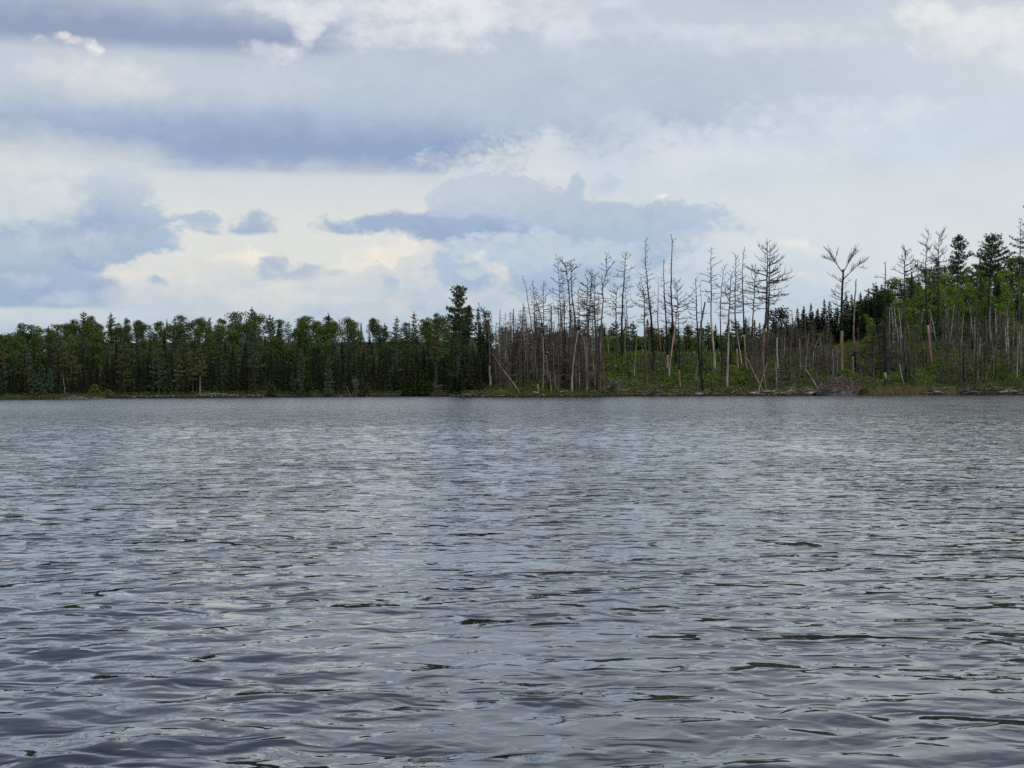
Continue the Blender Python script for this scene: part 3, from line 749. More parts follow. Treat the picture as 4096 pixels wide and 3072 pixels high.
def dead_tree(name, label, way, dia, bark='darkgrey', style='pine', n=30, L=1.5, f0=.45, f1=1.0, bare=(), tip=.12, twig=None, seed=0, group='dead trees standing on the burnt point',
              cat='dead tree', limbs=(), base=None, zsink=.5, twigs=5):
    """way: photograph pixels from the top down to the foot; the foot stands on the ground where its pixel's ray meets it"""
    rg = random.Random(seed * 7919 + int(way[0][0]))
    foot = ground_at(*way[-1]) if base is None else base
    Y = foot.y
    pts = [at(px, py, Y) - foot for px, py in way][::-1]
    dz = rg.uniform(-.05, .05)
    pts = [V3((p.x, p.z * dz, p.z)) for p in pts]
    n_r = 20; dia *= 1.12
    ax = spline(pts, n_r)
    H = (ax[-1] - ax[0]).length
    ax = [p + V3((rg.uniform(-.5, .5) * dia * .22, rg.uniform(-.5, .5) * dia * .22, 0)) if 0 < i < n_r else p for i, p in enumerate(ax)]
    ax[0] = ax[0] + V3((0, 0, -zsink))
    rad = [dia / 2 * ((1.0 - (1 - tip) * (i / n_r) ** .9) * rg.uniform(.94, 1.06) + (.35 if i == 0 else .1 if i == 1 else 0)) for i in range(n_r + 1)]
    e = empty(name, foot); tag(e, label, cat, group)
    # the trunk, with stretches where the bark is gone
    cuts = [0]; kinds = []
    for (a, b, kind) in sorted(bare):
        ia, ib = round(a * n_r), max(round(b * n_r), round(a * n_r) + 1)
        if ia > cuts[-1]: kinds.append(bark); cuts.append(ia)
        kinds.append(kind); cuts.append(ib)
    if cuts[-1] < n_r: kinds.append(bark); cuts.append(n_r)
    for i, kd in enumerate(kinds):
        a, b = cuts[i], cuts[i + 1]
        mb = MB(); mb.tube(ax[a:b + 1], rad[a:b + 1], 8)
        trunk_o = link('trunk' if kd == bark else 'bare_wood', mb.mesh('trunk', M[kd], True), e)
    mb = MB()
    def on(t):
        x = t * n_r; k = min(int(x), n_r - 1); return ax[k].lerp(ax[k + 1], x - k)
    for i in range(n):
        t = f0 + (f1 - f0) * ((i + rg.random()) / n)
        u = (t - f0) / max(1e-3, f1 - f0)
        a = rg.uniform(0, 6.283); p = on(t)
        if style == 'pine':
            l = L * (.5 + .75 * math.sin(min(1.0, u * 1.25 + .12) * 2.9)) * rg.uniform(.45, 1.15) * (1 if u < .9 else .6)
            d = V3((math.cos(a), math.sin(a) * .8, -.10 + .75 * u ** 2 + rg.uniform(-.15, .25))); cu, bd = .5, .16
        elif style == 'stub':
            l = L * rg.uniform(.15, .7) * (1.1 - .5 * u); d = V3((math.cos(a), math.sin(a), rg.uniform(-.1, .5))); cu, bd = .2, .2
        elif style == 'spire':
            l = L * ((1 - u) * .9 + .22) * rg.uniform(.4, 1.1); d = V3((math.cos(a), math.sin(a), -.05 + .5 * u + rg.uniform(-.15, .15))); cu, bd = .3, .12
        elif style == 'droop':
            l = L * ((1 - u) ** .7 + .12) * rg.uniform(.5, 1.1); d = V3((math.cos(a), math.sin(a), -.28 + .5 * u)); cu, bd = -.2, .12
        else:                                                # crook: twisted crown
            l = L * rg.uniform(.5, 1.2) * (.6 + .5 * u); d = V3((math.cos(a), math.sin(a), rg.uniform(-.1, .8))); cu, bd = .1, .45
        branch(mb, p, d.normalized(), l, .022 + .022 * l, rg, twigs if style != 'stub' else 1, cu, bd)
    for lim in limbs:                                        # limbs followed from the photograph, with twigs of their own
        lp = [at(px, py, Y) - foot for px, py in lim['way']]
        dep = lim.get('depth', rg.uniform(-1, 1)) 
        lp = [V3((p.x, dep * i / (len(lp) - 1) * .8, p.z)) for i, p in enumerate(lp)]
        cv = spline(lp, 8); r0 = lim.get('r', .09)
        mb.tube(cv, [max(.014, r0 * (1 - .82 * i / 8)) for i in range(9)], 4, cap=False)
        for i in range(lim.get('n', 12)):
            t = rg.uniform(.3, 1.0) * 8; k = min(int(t), 7); c = cv[k].lerp(cv[k + 1], t - k)
            d = ((cv[k + 1] - cv[k]).normalized() * .9 + rdir(rg) * .55 + V3((0, 0, .4))).normalized()
            branch(mb, c, d, lim.get('l', 1.0) * rg.uniform(.4, 1.2), .017, rg, 4, .5, .18)
    if mb.v: tag(link('branches', mb.mesh('branches', M[twig or ('twig' if bark in ('char', 'darkgrey', 'red', 'grey') else 'paletwig')]), trunk_o), kind='stuff')
    return e
D = dead_tree
# left end of the point
D('dead_cedar', 'gnarled grey dead tree with a twisted top, leftmost on the point', [(1936, 1240), (1945, 1285), (1955, 1338), (1959, 1450), (1962, 1557)], .46, 'grey', 'crook', 26, 2.0, .74, 1.0, twigs=7, bare=[(.05, .3, 'pale')])
D('dead_fir', 'bushy grey dead fir beside the gnarled tree at the left of the point', [(1968, 1318), (1978, 1430), (1988, 1553)], .22, 'grey', 'droop', 60, 2.4, .1, .95, tip=.2, twigs=7)
D('leaning_dead_tree', 'bare pale trunk leaning far over to the left by the water', [(1966, 1410), (2010, 1475), (2055, 1535), (2082, 1576)], .19, 'pale', 'stub', 8, .8, .3, .9)
D('dead_pine', 'straight jet black burnt trunk with a broken top among grey firs', [(2055, 1236), (2054, 1330), (2051, 1440), (2050, 1538)], .34, 'char', 'stub', 8, 2.0, .75, 1.0, tip=.4)
D('dead_pine', 'slim tan trunk with a feathery top right of the black trunk', [(2072, 1262), (2090, 1320), (2100, 1400), (2109, 1527)], .24, 'tan', 'pine', 26, 1.8, .55, .98)
D('dead_pine', 'tall trunk bowed to the left, leftmost of the high dead crowns', [(2091, 1100), (2105, 1160), (2124, 1286), (2140, 1420), (2154, 1572)], .34, 'darkgrey', 'stub', 26, 2.0, .45, 1.0, bare=[(.0, .12, 'tan')])
D('dead_pine', 'thin upright dead tree with a fan of twigs beside the bowed trunk', [(2131, 1124), (2137, 1200), (2140, 1300), (2150, 1513)], .26, 'darkgrey', 'pine', 30, 1.6, .6, 1.0)
D('dead_pine', 'dark burnt trunk leaning left with its foot at the shore boulders', [(2120, 1148), (2152, 1222), (2170, 1310), (2184, 1420), (2199, 1568)], .42, 'char', 'stub', 20, 1.6, .5, 1.0, bare=[(.12, .35, 'red')])
D('dead_pine', 'dead pine with a bare tan foot and crooked arms near the top', [(2174, 1137), (2174, 1250), (2176, 1380), (2176, 1513)], .34, 'darkgrey', 'pine', 30, 2.2, .5, 1.0, bare=[(.0, .28, 'tan')])
D('dead_pine', 'short tan trunk behind the leaning burnt trunk', [(2155, 1252), (2158, 1370), (2161, 1497)], .30, 'red', 'pine', 18, 1.2, .5, 1.0, bare=[(.15, .45, 'orange')])
D('snag', 'short dark snag with stubby arms and a snapped head', [(2205, 1222), (2207, 1350), (2211, 1497)], .32, 'darkgrey', 'pine', 22, 1.7, .4, 1.0, tip=.45)
D('dead_pine', 'thin tall grey dead pine left of the twin broad crowns', [(2230, 1034), (2238, 1180), (2243, 1290), (2248, 1500)], .30, 'grey', 'pine', 34, 2.0, .5, 1.0)
D('dead_pine', 'thin black dead tree with fine arms in front of the twin crowns', [(2250, 1117), (2256, 1250), (2258, 1380), (2253, 1560)], .28, 'char', 'pine', 30, 1.7, .45, 1.0)
D('dead_pine', 'heavy dead pine with crooked antler top, left of the twin crowns', [(2262, 1048), (2270, 1105), (2279, 1220), (2281, 1340), (2277, 1505)], .52, 'darkgrey', 'crook', 24, 1.9, .68, 1.0, bare=[(.08, .25, 'orange')], limbs=[dict(way=[(2266, 1075), (2250, 1048), (2238, 1030)], r=.1, n=8, l=.8), dict(way=[(2272, 1095), (2256, 1086), (2238, 1088)], r=.09, n=6, l=.6)])
D('dead_pine', 'heavy dead pine with crooked antler top, right of the twin crowns', [(2284, 1045), (2284, 1120), (2291, 1220), (2299, 1290), (2302, 1497)], .50, 'darkgrey', 'crook', 24, 1.9, .68, 1.0, limbs=[dict(way=[(2284, 1090), (2300, 1072), (2320, 1062)], r=.1, n=8, l=.8)])
D('leaning_dead_tree', 'pale barkless trunk curving up to the right from the shore', [(2311, 1160), (2316, 1250), (2313, 1310), (2303, 1380), (2292, 1460), (2286, 1569)], .40, 'pale', 'pine', 24, 1.7, .7, 1.0, bare=[(.62, 1.0, 'darkgrey')])
D('snag', 'orange barkless stump standing behind the pale curving trunk', [(2311, 1394), (2313, 1440), (2318, 1493)], .52, 'orange', 'stub', 4, .6, .4, 1.0, tip=.6)
D('dead_pine', 'dead pine with a bushy twig crown, left of three together', [(2350, 1117), (2349, 1240), (2347, 1400), (2347, 1568)], .36, 'grey', 'pine', 46, 2.4, .45, 1.0, twigs=7)
D('dead_pine', 'taller dead pine with a bushy twig crown, middle of three together', [(2366, 1080), (2362, 1200), (2350, 1350), (2339, 1493)], .36, 'red', 'pine', 46, 2.4, .5, 1.0, twigs=7, bare=[(.0, .2, 'tan')])
D('dead_pine', 'dark dead pine with a black foot, right of three bushy crowns', [(2377, 1140), (2380, 1250), (2383, 1350), (2386, 1452)], .40, 'darkgrey', 'pine', 40, 2.0, .4, 1.0, twigs=6, bare=[(.0, .3, 'char')])
D('dead_pine', 'tall reddish dead pine forking high up into two arms', [(2424, 1014), (2425, 1070), (2422, 1110), (2411, 1140), (2411, 1220), (2403, 1340), (2399, 1561)], .46, 'red', 'pine', 30, 1.7, .62, 1.0, limbs=[dict(way=[(2411, 1142), (2407, 1120), (2408, 1098)], r=.09, n=3, l=.5), dict(way=[(2422, 1100), (2438, 1072), (2458, 1050)], r=.08, n=8, l=.8)])
D('dead_pine', 'slim reddish trunk close beside the forked dead pine', [(2411, 1300), (2412, 1400), (2416, 1568)], .28, 'red', 'stub', 10, 1.2, .3, 1.0)
# the middle, over the green slope
D('dead_pine', 'short dead pine with crossed arms over a tan splintered foot', [(2468, 1145), (2465, 1200), (2464, 1275), (2470, 1350), (2479, 1424)], .42, 'darkgrey', 'pine', 26, 2.4, .55, 1.0, bare=[(.05, .4, 'tan')])
D('dead_pine', 'tall straight dark dead pine with wavy top left of a bare-footed one', [(2505, 1008), (2501, 1060), (2498, 1110), (2493, 1170), (2488, 1300), (2492, 1428)], .50, 'char', 'pine', 26, 2.2, .62, 1.0)
D('dead_pine', 'dead pine with a long stripped pale lower trunk and bushy arms', [(2498, 1134), (2503, 1190), (2508, 1257), (2515, 1346), (2519, 1418)], .34, 'darkgrey', 'pine', 36, 2.6, .45, 1.0, bare=[(.0, .5, 'tan')])
D('dead_pine', 'reddish grey dead pine with bent top left of the tallest spire', [(2562, 1118), (2573, 1160), (2577, 1212), (2578, 1301), (2584, 1435), (2587, 1530)], .42, 'red', 'pine', 30, 2.4, .55, 1.0)
D('dead_pine', 'very tall dark spire with short arms leaning slightly left', [(2584, 950), (2580, 1034), (2591, 1150), (2600, 1234), (2609, 1324), (2618, 1484)], .52, 'char', 'spire', 56, 2.3, .42, 1.0, tip=.05)
D('dead_pine', 'grey trunk half hidden behind the very tall dark spire', [(2602, 1192), (2603, 1300), (2604, 1418)], .34, 'grey', 'pine', 22, 1.8, .4, 1.0, tip=.4)
D('dead_pine', 'slim dead tree with an orange stripped lower trunk', [(2634, 1107), (2633, 1200), (2632, 1292), (2640, 1368), (2645, 1437)], .30, 'darkgrey', 'spire', 26, .9, .45, 1.0, bare=[(.1, .42, 'orange')])
D('dead_pine', 'dark dead tree between the orange-footed one and the tallest pole', [(2654, 1040), (2655, 1123), (2662, 1257), (2669, 1390), (2668, 1480)], .42, 'char', 'spire', 40, 1.8, .45, 1.0, bare=[(.02, .14, 'tan')])
D('dead_pine', 'tallest black pole with a tuft of twigs at its tip', [(2684, 938), (2688, 990), (2686, 1040), (2684, 1168), (2691, 1301), (2698, 1364), (2705, 1467)], .48, 'char', 'stub', 40, 1.6, .45, 1.0, tip=.14, bare=[(.14, .24, 'orange')], limbs=[dict(way=[(2687, 985), (2694, 962), (2704, 956)], r=.05, n=6, l=.7)])
D('leaning_dead_tree', 'pale stripped trunk with a round twiggy crown leaning to the right', [(2706, 1125), (2710, 1180), (2710, 1230), (2702, 1292), (2689, 1390), (2672, 1530)], .34, 'pale', 'pine', 40, 3.0, .55, 1.0, bare=[(.62, 1.0, 'darkgrey')], twigs=6)
D('dead_pine', 'black burnt trunk forked like a Y on the green slope', [(2713, 1250), (2715, 1346), (2717, 1460), (2720, 1552)], .32, 'char', 'stub', 12, 1.0, .4, 1.0, bare=[(.02, .25, 'tan')], limbs=[dict(way=[(2719, 1470), (2729, 1400), (2738, 1335)], r=.13, n=3, l=.8), dict(way=[(2738, 1337), (2748, 1318), (2768, 1312)], r=.05, n=3, l=.5)])
D('dead_pine', 'thick jet black burnt trunk leaning left, foot near white shore rocks', [(2783, 1112), (2786, 1212), (2789, 1301), (2794, 1390), (2800, 1457), (2812, 1568)], .46, 'char', 'pine', 24, 1.8, .55, 1.0, limbs=[dict(way=[(2796, 1360), (2812, 1348), (2822, 1325)], r=.07, n=2, l=.5)])
D('dead_pine', 'thin black pole just right of the thick burnt trunk', [(2801, 1118), (2805, 1212), (2807, 1330), (2806, 1500)], .22, 'char', 'stub', 14, .8, .5, 1.0)
D('snag', 'grey broken snag with splintered top leaning right behind the burnt trunk', [(2819, 1208), (2807, 1279), (2800, 1346), (2789, 1457), (2779, 1522)], .46, 'grey', 'stub', 8, 1.3, .6, 1.0, tip=.55)
D('dead_pine', 'dead pine with black upper half and smooth pale lower trunk', [(2844, 990), (2843, 1078), (2845, 1168), (2845, 1279), (2854, 1390), (2859, 1480)], .46, 'char', 'spire', 40, 2.6, .55, 1.0, tip=.06, bare=[(.0, .62, 'pale')], limbs=[dict(way=[(2843, 1110), (2820, 1098), (2794, 1094)], r=.07, n=6, l=.6), dict(way=[(2844, 1072), (2862, 1058), (2882, 1050)], r=.06, n=6, l=.6)])
D('dead_pine', 'thin curving dead tree right of the pale-footed pine', [(2899, 1062), (2890, 1120), (2885, 1168), (2881, 1279), (2885, 1390), (2890, 1522)], .32, 'char', 'pine', 26, 1.8, .55, 1.0)
D('dead_pine', 'dead pine with a long pale pink trunk standing near the water', [(2924, 1094), (2918, 1212), (2915, 1301), (2911, 1435), (2907, 1553)], .48, 'pale', 'pine', 34, 2.6, .55, 1.0, bare=[(.55, 1.0, 'darkgrey')])
D('snag', 'short thick black stub behind the pale pink trunk', [(2920, 1346), (2921, 1400), (2922, 1467)], .52, 'char', 'stub', 4, .8, .3, 1.0, tip=.5)
D('dead_pine', 'tall dark dead pine, left of two standing close before the open sky', [(2938, 1018), (2941, 1080), (2938, 1168), (2940, 1279), (2947, 1390), (2952, 1489)], .40, 'darkgrey', 'pine', 34, 2.2, .5, 1.0, bare=[(.0, .18, 'tan')])
D('dead_pine', 'tall dark dead pine with reddish foot, right of two standing close', [(2976, 990), (2968, 1078), (2972, 1212), (2975, 1301), (2981, 1413), (2985, 1489)], .42, 'char', 'spire', 34, 1.8, .5, 1.0, bare=[(.0, .3, 'tan')])
D('dead_birch', 'thin white birch with one forked arm leaning right', [(2945, 1292), (2950, 1340), (2958, 1395), (2968, 1457)], .20, 'birch', 'stub', 4, 1.0, .5, 1.0, cat='dead tree', limbs=[dict(way=[(2953, 1335), (2962, 1330), (2971, 1316)], r=.05, n=2, l=.4)])
D('dead_pine', 'dead pine with candelabra top left of the broad twin pine', [(3019, 1070), (3018, 1130), (3016, 1190), (3010, 1279), (3007, 1413), (3010, 1446)], .40, 'darkgrey', 'pine', 34, 2.6, .5, 1.0, bare=[(.35, .6, 'tan')], limbs=[dict(way=[(3018, 1125), (3008, 1105), (3005, 1075)], r=.06, n=4, l=.6), dict(way=[(3018, 1120), (3030, 1095), (3032, 1075)], r=.06, n=5, l=.6)])
D('dead_pine', 'broadest dead pine with long arms, left trunk of the twin', [(3066, 968), (3068, 1056), (3065, 1168), (3063, 1257), (3054, 1368), (3045, 1463)], .62, 'darkgrey', 'pine', 42, 3.8, .48, 1.0, bare=[(.02, .3, 'orange')], twigs=5)
D('dead_pine', 'dead pine with long arms swept to the right, right trunk of the twin', [(3084, 985), (3081, 1080), (3079, 1168), (3073, 1301), (3068, 1458)], .52, 'darkgrey', 'pine', 30, 3.4, .42, 1.0, twigs=5, limbs=[dict(way=[(3081, 1120), (3120, 1105), (3166, 1090)], r=.08, n=14, l=.9), dict(way=[(3080, 1060), (3110, 1045), (3138, 1030)], r=.07, n=14, l=.8), dict(way=[(3079, 1190), (3115, 1186), (3145, 1184)], r=.07, n=12, l=.8)])
D('dead_birch', 'short white birch stub with a snapped top', [(3109, 1351), (3108, 1400), (3112, 1473)], .26, 'birch', 'stub', 2, .5, .5, 1.0, tip=.7)
D('dead_sapling', 'thin grey pole with forked top left of the fallen pale log', [(3161, 1340), (3163, 1440), (3168, 1549)], .14, 'grey', 'stub', 10, 1.2, .4, 1.0, tip=.4)
D('snag', 'pale tan stub standing beside the leaning forked birch', [(3221, 1413), (3221, 1445), (3222, 1476)], .24, 'tan', 'stub', 2, .5, .5, 1.0, tip=.7)
D('dead_birch', 'forked white birch leaning to the right over dead brush', [(3292, 1332), (3275, 1360), (3262, 1386), (3253, 1428), (3256, 1476)], .22, 'birch', 'stub', 6, 1.2, .6, 1.0, limbs=[dict(way=[(3284, 1345), (3292, 1320), (3296, 1300)], r=.05, n=3, l=.5), dict(way=[(3285, 1346), (3300, 1350), (3306, 1360)], r=.04, n=2, l=.4)])
# the vase-shaped tree and the right hand side
D('dead_pine', 'vase-shaped dead pine with two wide upswept limbs alone against the sky', [(3370, 1078), (3369, 1150), (3366, 1257), (3366, 1364), (3366, 1490)], .56, 'char', 'pine', 26, 2.4, .5, .93, tip=.5, bare=[(.0, .42, 'tan')], twigs=8, limbs=[
    dict(way=[(3369, 1088), (3348, 1056), (3330, 1025), (3314, 1000)], r=.10, n=54, l=1.15, depth=1), dict(way=[(3344, 1050), (3318, 1040), (3292, 1034)], r=.07, n=28, l=.9, depth=-1), dict(way=[(3340, 1040), (3346, 1015), (3350, 1000)], r=.06, n=12, l=.7),
    dict(way=[(3371, 1092), (3390, 1056), (3404, 1025), (3418, 1002)], r=.10, n=54, l=1.15, depth=-1), dict(way=[(3392, 1050), (3415, 1022), (3434, 1006)], r=.08, n=28, l=.9), dict(way=[(3372, 1120), (3400, 1092), (3432, 1062), (3470, 1042)], r=.09, n=54, l=1.15, depth=1), dict(way=[(3432, 1066), (3455, 1072), (3470, 1076)], r=.05, n=10, l=.7), dict(way=[(3367, 1130), (3345, 1112), (3322, 1098)], r=.07, n=14, l=.8)])
D('snag', 'tan broken-topped snag right of the vase-shaped pine', [(3424, 1116), (3421, 1160), (3417, 1212), (3413, 1346), (3411, 1494)], .42, 'tan', 'stub', 12, 1.6, .55, 1.0, tip=.35, bare=[(.2, .5, 'red')])
D('snag', 'black charred stub beside the tan broken-topped snag', [(3416, 1320), (3419, 1400), (3423, 1486)], .40, 'char', 'stub', 5, 1.0, .4, 1.0, tip=.6, bare=[(.5, .8, 'orange')])
D('dead_pine', 'straight black spire with stubby top over the yellow reeds', [(3543, 1045), (3543, 1150), (3540, 1300), (3540, 1430), (3542, 1561)], .42, 'char', 'stub', 36, 1.6, .35, 1.0, tip=.2, bare=[(.1, .16, 'pale')], limbs=[dict(way=[(3542, 1114), (3525, 1108), (3506, 1110)], r=.06, n=8, l=.7), dict(way=[(3542, 1272), (3565, 1270), (3595, 1264)], r=.06, n=4, l=.5)])
D('dead_spruce', 'thick dead spruce with drooping grey skirts right of the black spire', [(3551, 1222), (3551, 1350), (3551, 1502)], .56, 'darkgrey', 'droop', 70, 4.4, .08, .98, tip=.2, twigs=8)
D('dead_pine', 'dead pine with a hooked top and curved side arms', [(3640, 994), (3628, 1002), (3618, 1030), (3616, 1168), (3618, 1346), (3627, 1530)], .50, 'darkgrey', 'pine', 44, 3.2, .55, .97, twigs=7, tip=.15, bare=[(.0, .12, 'char')])
D('leaning_dead_tree', 'grey stub leaning right on the green hillside', [(3690, 1250), (3683, 1310), (3674, 1369)], .42, 'grey', 'stub', 4, 1.0, .5, 1.0, tip=.7)
D('dead_pine', 'very tall black dead pine with a stripped pink foot, left of two', [(3713, 924), (3708, 980), (3703, 1050), (3703, 1123), (3705, 1212), (3712, 1301), (3720, 1390), (3728, 1462)], .50, 'char', 'pine', 40, 2.4, .5, 1.0, tip=.07, bare=[(.02, .3, 'tan')], twigs=7)
D('dead_pine', 'very tall dark dead pine with wide curved arms, right of two', [(3755, 934), (3753, 1053), (3754, 1205), (3754, 1353)], .46, 'darkgrey', 'pine', 44, 3.4, .35, 1.0, tip=.07, twigs=7)
D('dead_pine', 'dead spire with short upper arms at the right edge of the woods', [(4075, 878), (4075, 980), (4075, 1080), (4074, 1330)], .40, 'darkgrey', 'spire', 60, 2.6, .4, 1.0, tip=.06, twigs=6)

# white birches on the hillside
BIRCH = [[(3558, 1230), (3557, 1300), (3558, 1390)], [(3562, 1215), (3570, 1290), (3574, 1375)], [(3575, 1212), (3580, 1290), (3577, 1372)], [(3596, 1232), (3602, 1290), (3608, 1365)], [(3580, 1280), (3589, 1320), (3594, 1375)],
         [(3632, 1290), (3636, 1330), (3639, 1372)], [(3716, 1240), (3730, 1290), (3744, 1362)], [(3782, 1240), (3785, 1300), (3784, 1362)], [(3794, 1228), (3792, 1290), (3797, 1340)], [(3818, 1218), (3808, 1300), (3800, 1372)],
         [(3870, 1200), (3882, 1250), (3890, 1330)], [(3890, 1218), (3884, 1250), (3889, 1330)], [(3898, 1280), (3905, 1330), (3912, 1380)], [(3961, 1228), (3960, 1300), (3964, 1375)], [(3985, 1234), (3984, 1300), (3987, 1360)],
         [(4018, 1272), (3990, 1360), (3962, 1450), (3941, 1520)], [(4024, 1310), (4024, 1360), (4026, 1415)], [(4030, 1275), (4030, 1340), (4033, 1398)], [(4074, 1325), (4077, 1360), (4079, 1400)], [(3672, 1240), (3683, 1290), (3690, 1340)], [(3920, 1350), (3918, 1400), (3922, 1450)]]
BL = ['white birch stem at the left end of the birch clump, upright', 'white birch stem second in the clump beside the black spire', 'white birch stem in the middle of the clump', 'white birch stem at the right end of the clump, bent', 'low white birch stem between two taller clump stems',
      'short white birch pole alone on the green slope', 'white birch stem leaning left behind the tall black dead pine', 'crooked white birch stem left of the live pine trunk', 'second crooked birch stem left of the live pine trunk', 'slanting white birch right beside the live pine trunk',
      'forked white birch between the two live pines, left arm', 'forked white birch between the two live pines, right arm', 'short white birch below the forked birch', 'white birch stem right against the thick live pine trunk', 'white birch stem right of the thick live pine',
      'long grey birch leaning right from the shore bushes', 'short speckled birch pole near the right edge, left of two', 'short speckled birch pole near the right edge, right of two', 'low white birch stub by the right edge', 'thin pale birch above the leaning grey stub', 'thin birch pole standing in green bushes']
for i, (w, lb) in enumerate(zip(BIRCH, BL)):
    D('birch', lb, w, .20 if i != 15 else .18, 'birch' if i != 15 else 'grey', 'pine', 9, 1.0, .5, 1.0, tip=.3, twig='paletwig', group='white birches on the hillside', cat='birch', seed=i, twigs=3)

# thin dead firs and poles that fill the burnt point: a few shapes, copied
zones = [('among the crowded trunks', 1975, 2400, 128, (3, 30), (6.0, 12.5), 'fir'), ('on the open green slope', 2420, 2960, 54, (4, 36), (2.5, 8.0), 'pole'),
         ('below the broad twin pine', 2990, 3350, 62, (5, 34), (4.0, 9.0), 'fir'), ('right of the vase-shaped pine', 3440, 3800, 34, (5, 36), (4.0, 8.5), 'fir'), ('under the live pines', 3800, 4150, 44, (4, 34), (4.5, 9.0), 'fir')]
def fir_variant(kind, h, seed):
    rg = random.Random(seed); tr, br = MB(), MB()
    ax = [V3((math.sin(i * .9 + seed) * .06 * i / 6, 0, h * i / 8 - (.4 if i == 0 else 0))) for i in range(9)]
    tr.tube(ax, [(.14 if kind == 'fir' else .085) * (1 - .85 * i / 8) + .012 for i in range(9)], 6)
    for i in range(58 if kind == 'fir' else 12):
        t = rg.uniform(.12, .98); p = V3((0, 0, h * t)); a = rg.uniform(0, 6.283)
        l = (1.5 * (1 - t) ** .6 + .25) * rg.uniform(.4, 1.1) * (1 if kind == 'fir' else .5)
        branch(br, p, V3((math.cos(a), math.sin(a), rg.uniform(-.35, .2))).normalized(), l, .022, rg, 5, -.1, .18)
    return tr, br
VAR = {}
for kind in ('fir', 'pole'):
    for k, bk in enumerate(('grey', 'darkgrey', 'red', 'char', 'grey', 'pale')):
        t_, b_ = fir_variant(kind, 8.0, k * 13 + len(kind))
        VAR[kind, k] = (t_.mesh('trunk', M[bk], True), b_.mesh('branches', M['firtwig' if bk != 'pale' else 'paletwig']))
zr = random.Random(77)
TC = ('grey-stemmed', 'dark-stemmed', 'reddish', 'black-stemmed', 'grey-stemmed', 'pale-stemmed')
def sub(px, where):
    if px < 2410: return 'left of the bowed trunk' if px < 2085 else 'around the leaning burnt trunk' if px < 2215 else 'around the heavy twin crowns' if px < 2330 else 'around the three bushy crowns'
    if px < 2980: return where + (' left of the tallest pole' if px < 2690 else ' right of the tallest pole')
    if px < 3400: return where + (', left half' if px < 3170 else ', right half')
    return where
for (where, x0, x1, cnt, (s0, s1), (h0, h1), kind) in zones:
    kn = {'fir': 'thin dead fir with fine grey twigs', 'pole': 'thin bare dead sapling'}[kind]
    for i in range(cnt):
        px = x0 + (x1 - x0) * (i + zr.uniform(-.4, 1.4)) / cnt
        p = on_land(px, zr.uniform(s0, s1) ** 1.0)
        k = zr.choices(range(6), weights=(5, 2, 5, 1.5, 4, 3))[0]; h = zr.uniform(h0, h1)
        e = thing('dead_fir' if kind == 'fir' else 'dead_sapling', p, (('trunk', VAR[kind, k][0]), ('branches', VAR[kind, k][1])),
              f'{TC[k]} {kn}, {sub(px, where)}', 'dead tree', f'thin dead trees, {where}', zr.uniform(0, 6.28), (zr.uniform(.85, 1.2),) * 2 + (h / 8.0,))
        e.rotation_euler = (zr.gauss(0, .05), zr.gauss(0, .06), zr.uniform(0, 6.28))

# ------------------------------------------------------------------ living trees singled out from the photograph
def px_height(px, top, foot):
    """height of a tree whose foot stands at foot and whose top shows at photograph row top"""
    return at(px, top, foot.y).z - foot.z
def pine(px, top, foot_py, half, label, mat='pine', c_bottom=None, s=None, seed=0, limbs=46, name='pine_tree', bark='bark', dead=0, way=None, dia=None, clump=.34, flat=.12, tufts=11, cat='pine', group=None, prof=None):
    foot = ground_at(px if way is None else way[-1][0], foot_py) if s is None else on_land(px, s)
    h = px_height(px, top, foot)
    r = half / F * foot.y
    zb = at(px, c_bottom, foot.y).z - foot.z if c_bottom else h * .25
    tp = None
    if way: tp = [at(a, b, foot.y) - foot for a, b in way][::-1]
    lean = at(px, top, foot.y).x - foot.x
    t_, l_, c_ = make_pine(h, r, random.Random(seed + int(px)), max(.03, zb / h), limbs, trunk_pts=tp, lean=(lean, 0), tr=dia / 2 if dia else None, dead=dead, clump=clump, flat=flat, tufts=tufts, prof=prof)
    return thing(name, foot, (('trunk', t_.mesh('trunk', M[bark], True)), ('limbs', l_.mesh('limbs', M['bark'])), ('crown', c_.mesh('crown', M[mat]))), label, cat, group)

pine(1835, 1149, 0, 66, 'tall ragged pine rising high above the left forest edge', 'pine', 1320, s=12, limbs=66, seed=3, dia=.5, flat=.3, clump=.48, prof=lambda u: .85 * (1 - u) ** .42 + .16)
pine(1878, 1226, 0, 34, 'smaller dense pine leaning against the tall ragged pine', 'pine', 1340, s=14, limbs=50, seed=4, flat=.2)
pine(1744, 1266, 0, 46, 'olive tinted broad pine left of the tall ragged pine', 'olive', 1440, s=6, limbs=50, seed=5)
pine(1015, 1304, 0, 54, 'large layered white pine above the shore spruces', 'bluepine', 1470, s=7, limbs=56, seed=6, flat=.22)
pine(636, 1368, 1577, 50, 'big drooping pine by the rocky shore, dead fork above it', 'bluepine', 1555, limbs=64, seed=7, flat=.25)
pine(497, 1372, 1580, 40, 'broad shaggy pine right of the islet bush', 'olive', 1545, limbs=60, seed=8)
pine(332, 1330, 0, 46, 'broad pine rising behind the spruces above the islet', 'pine', 1450, s=18, limbs=50, seed=9, flat=.18)
pine(203, 1340, 0, 42, 'wide pine behind the three young pines at the left', 'pine', 1440, s=18, limbs=46, seed=10, flat=.18)
pine(114, 1420, 1586, 20, 'slender pale green young pine, first from the left edge', 'bluepine', 1520, limbs=30, seed=11, flat=.3)
pine(143, 1500, 1588, 25, 'squat young pine by the marsh, left of three', 'bluepine', 1575, limbs=34, seed=12)
pine(166, 1464, 1588, 25, 'taller young pine by the marsh, middle of three', 'bluepine', 1575, limbs=40, seed=13)
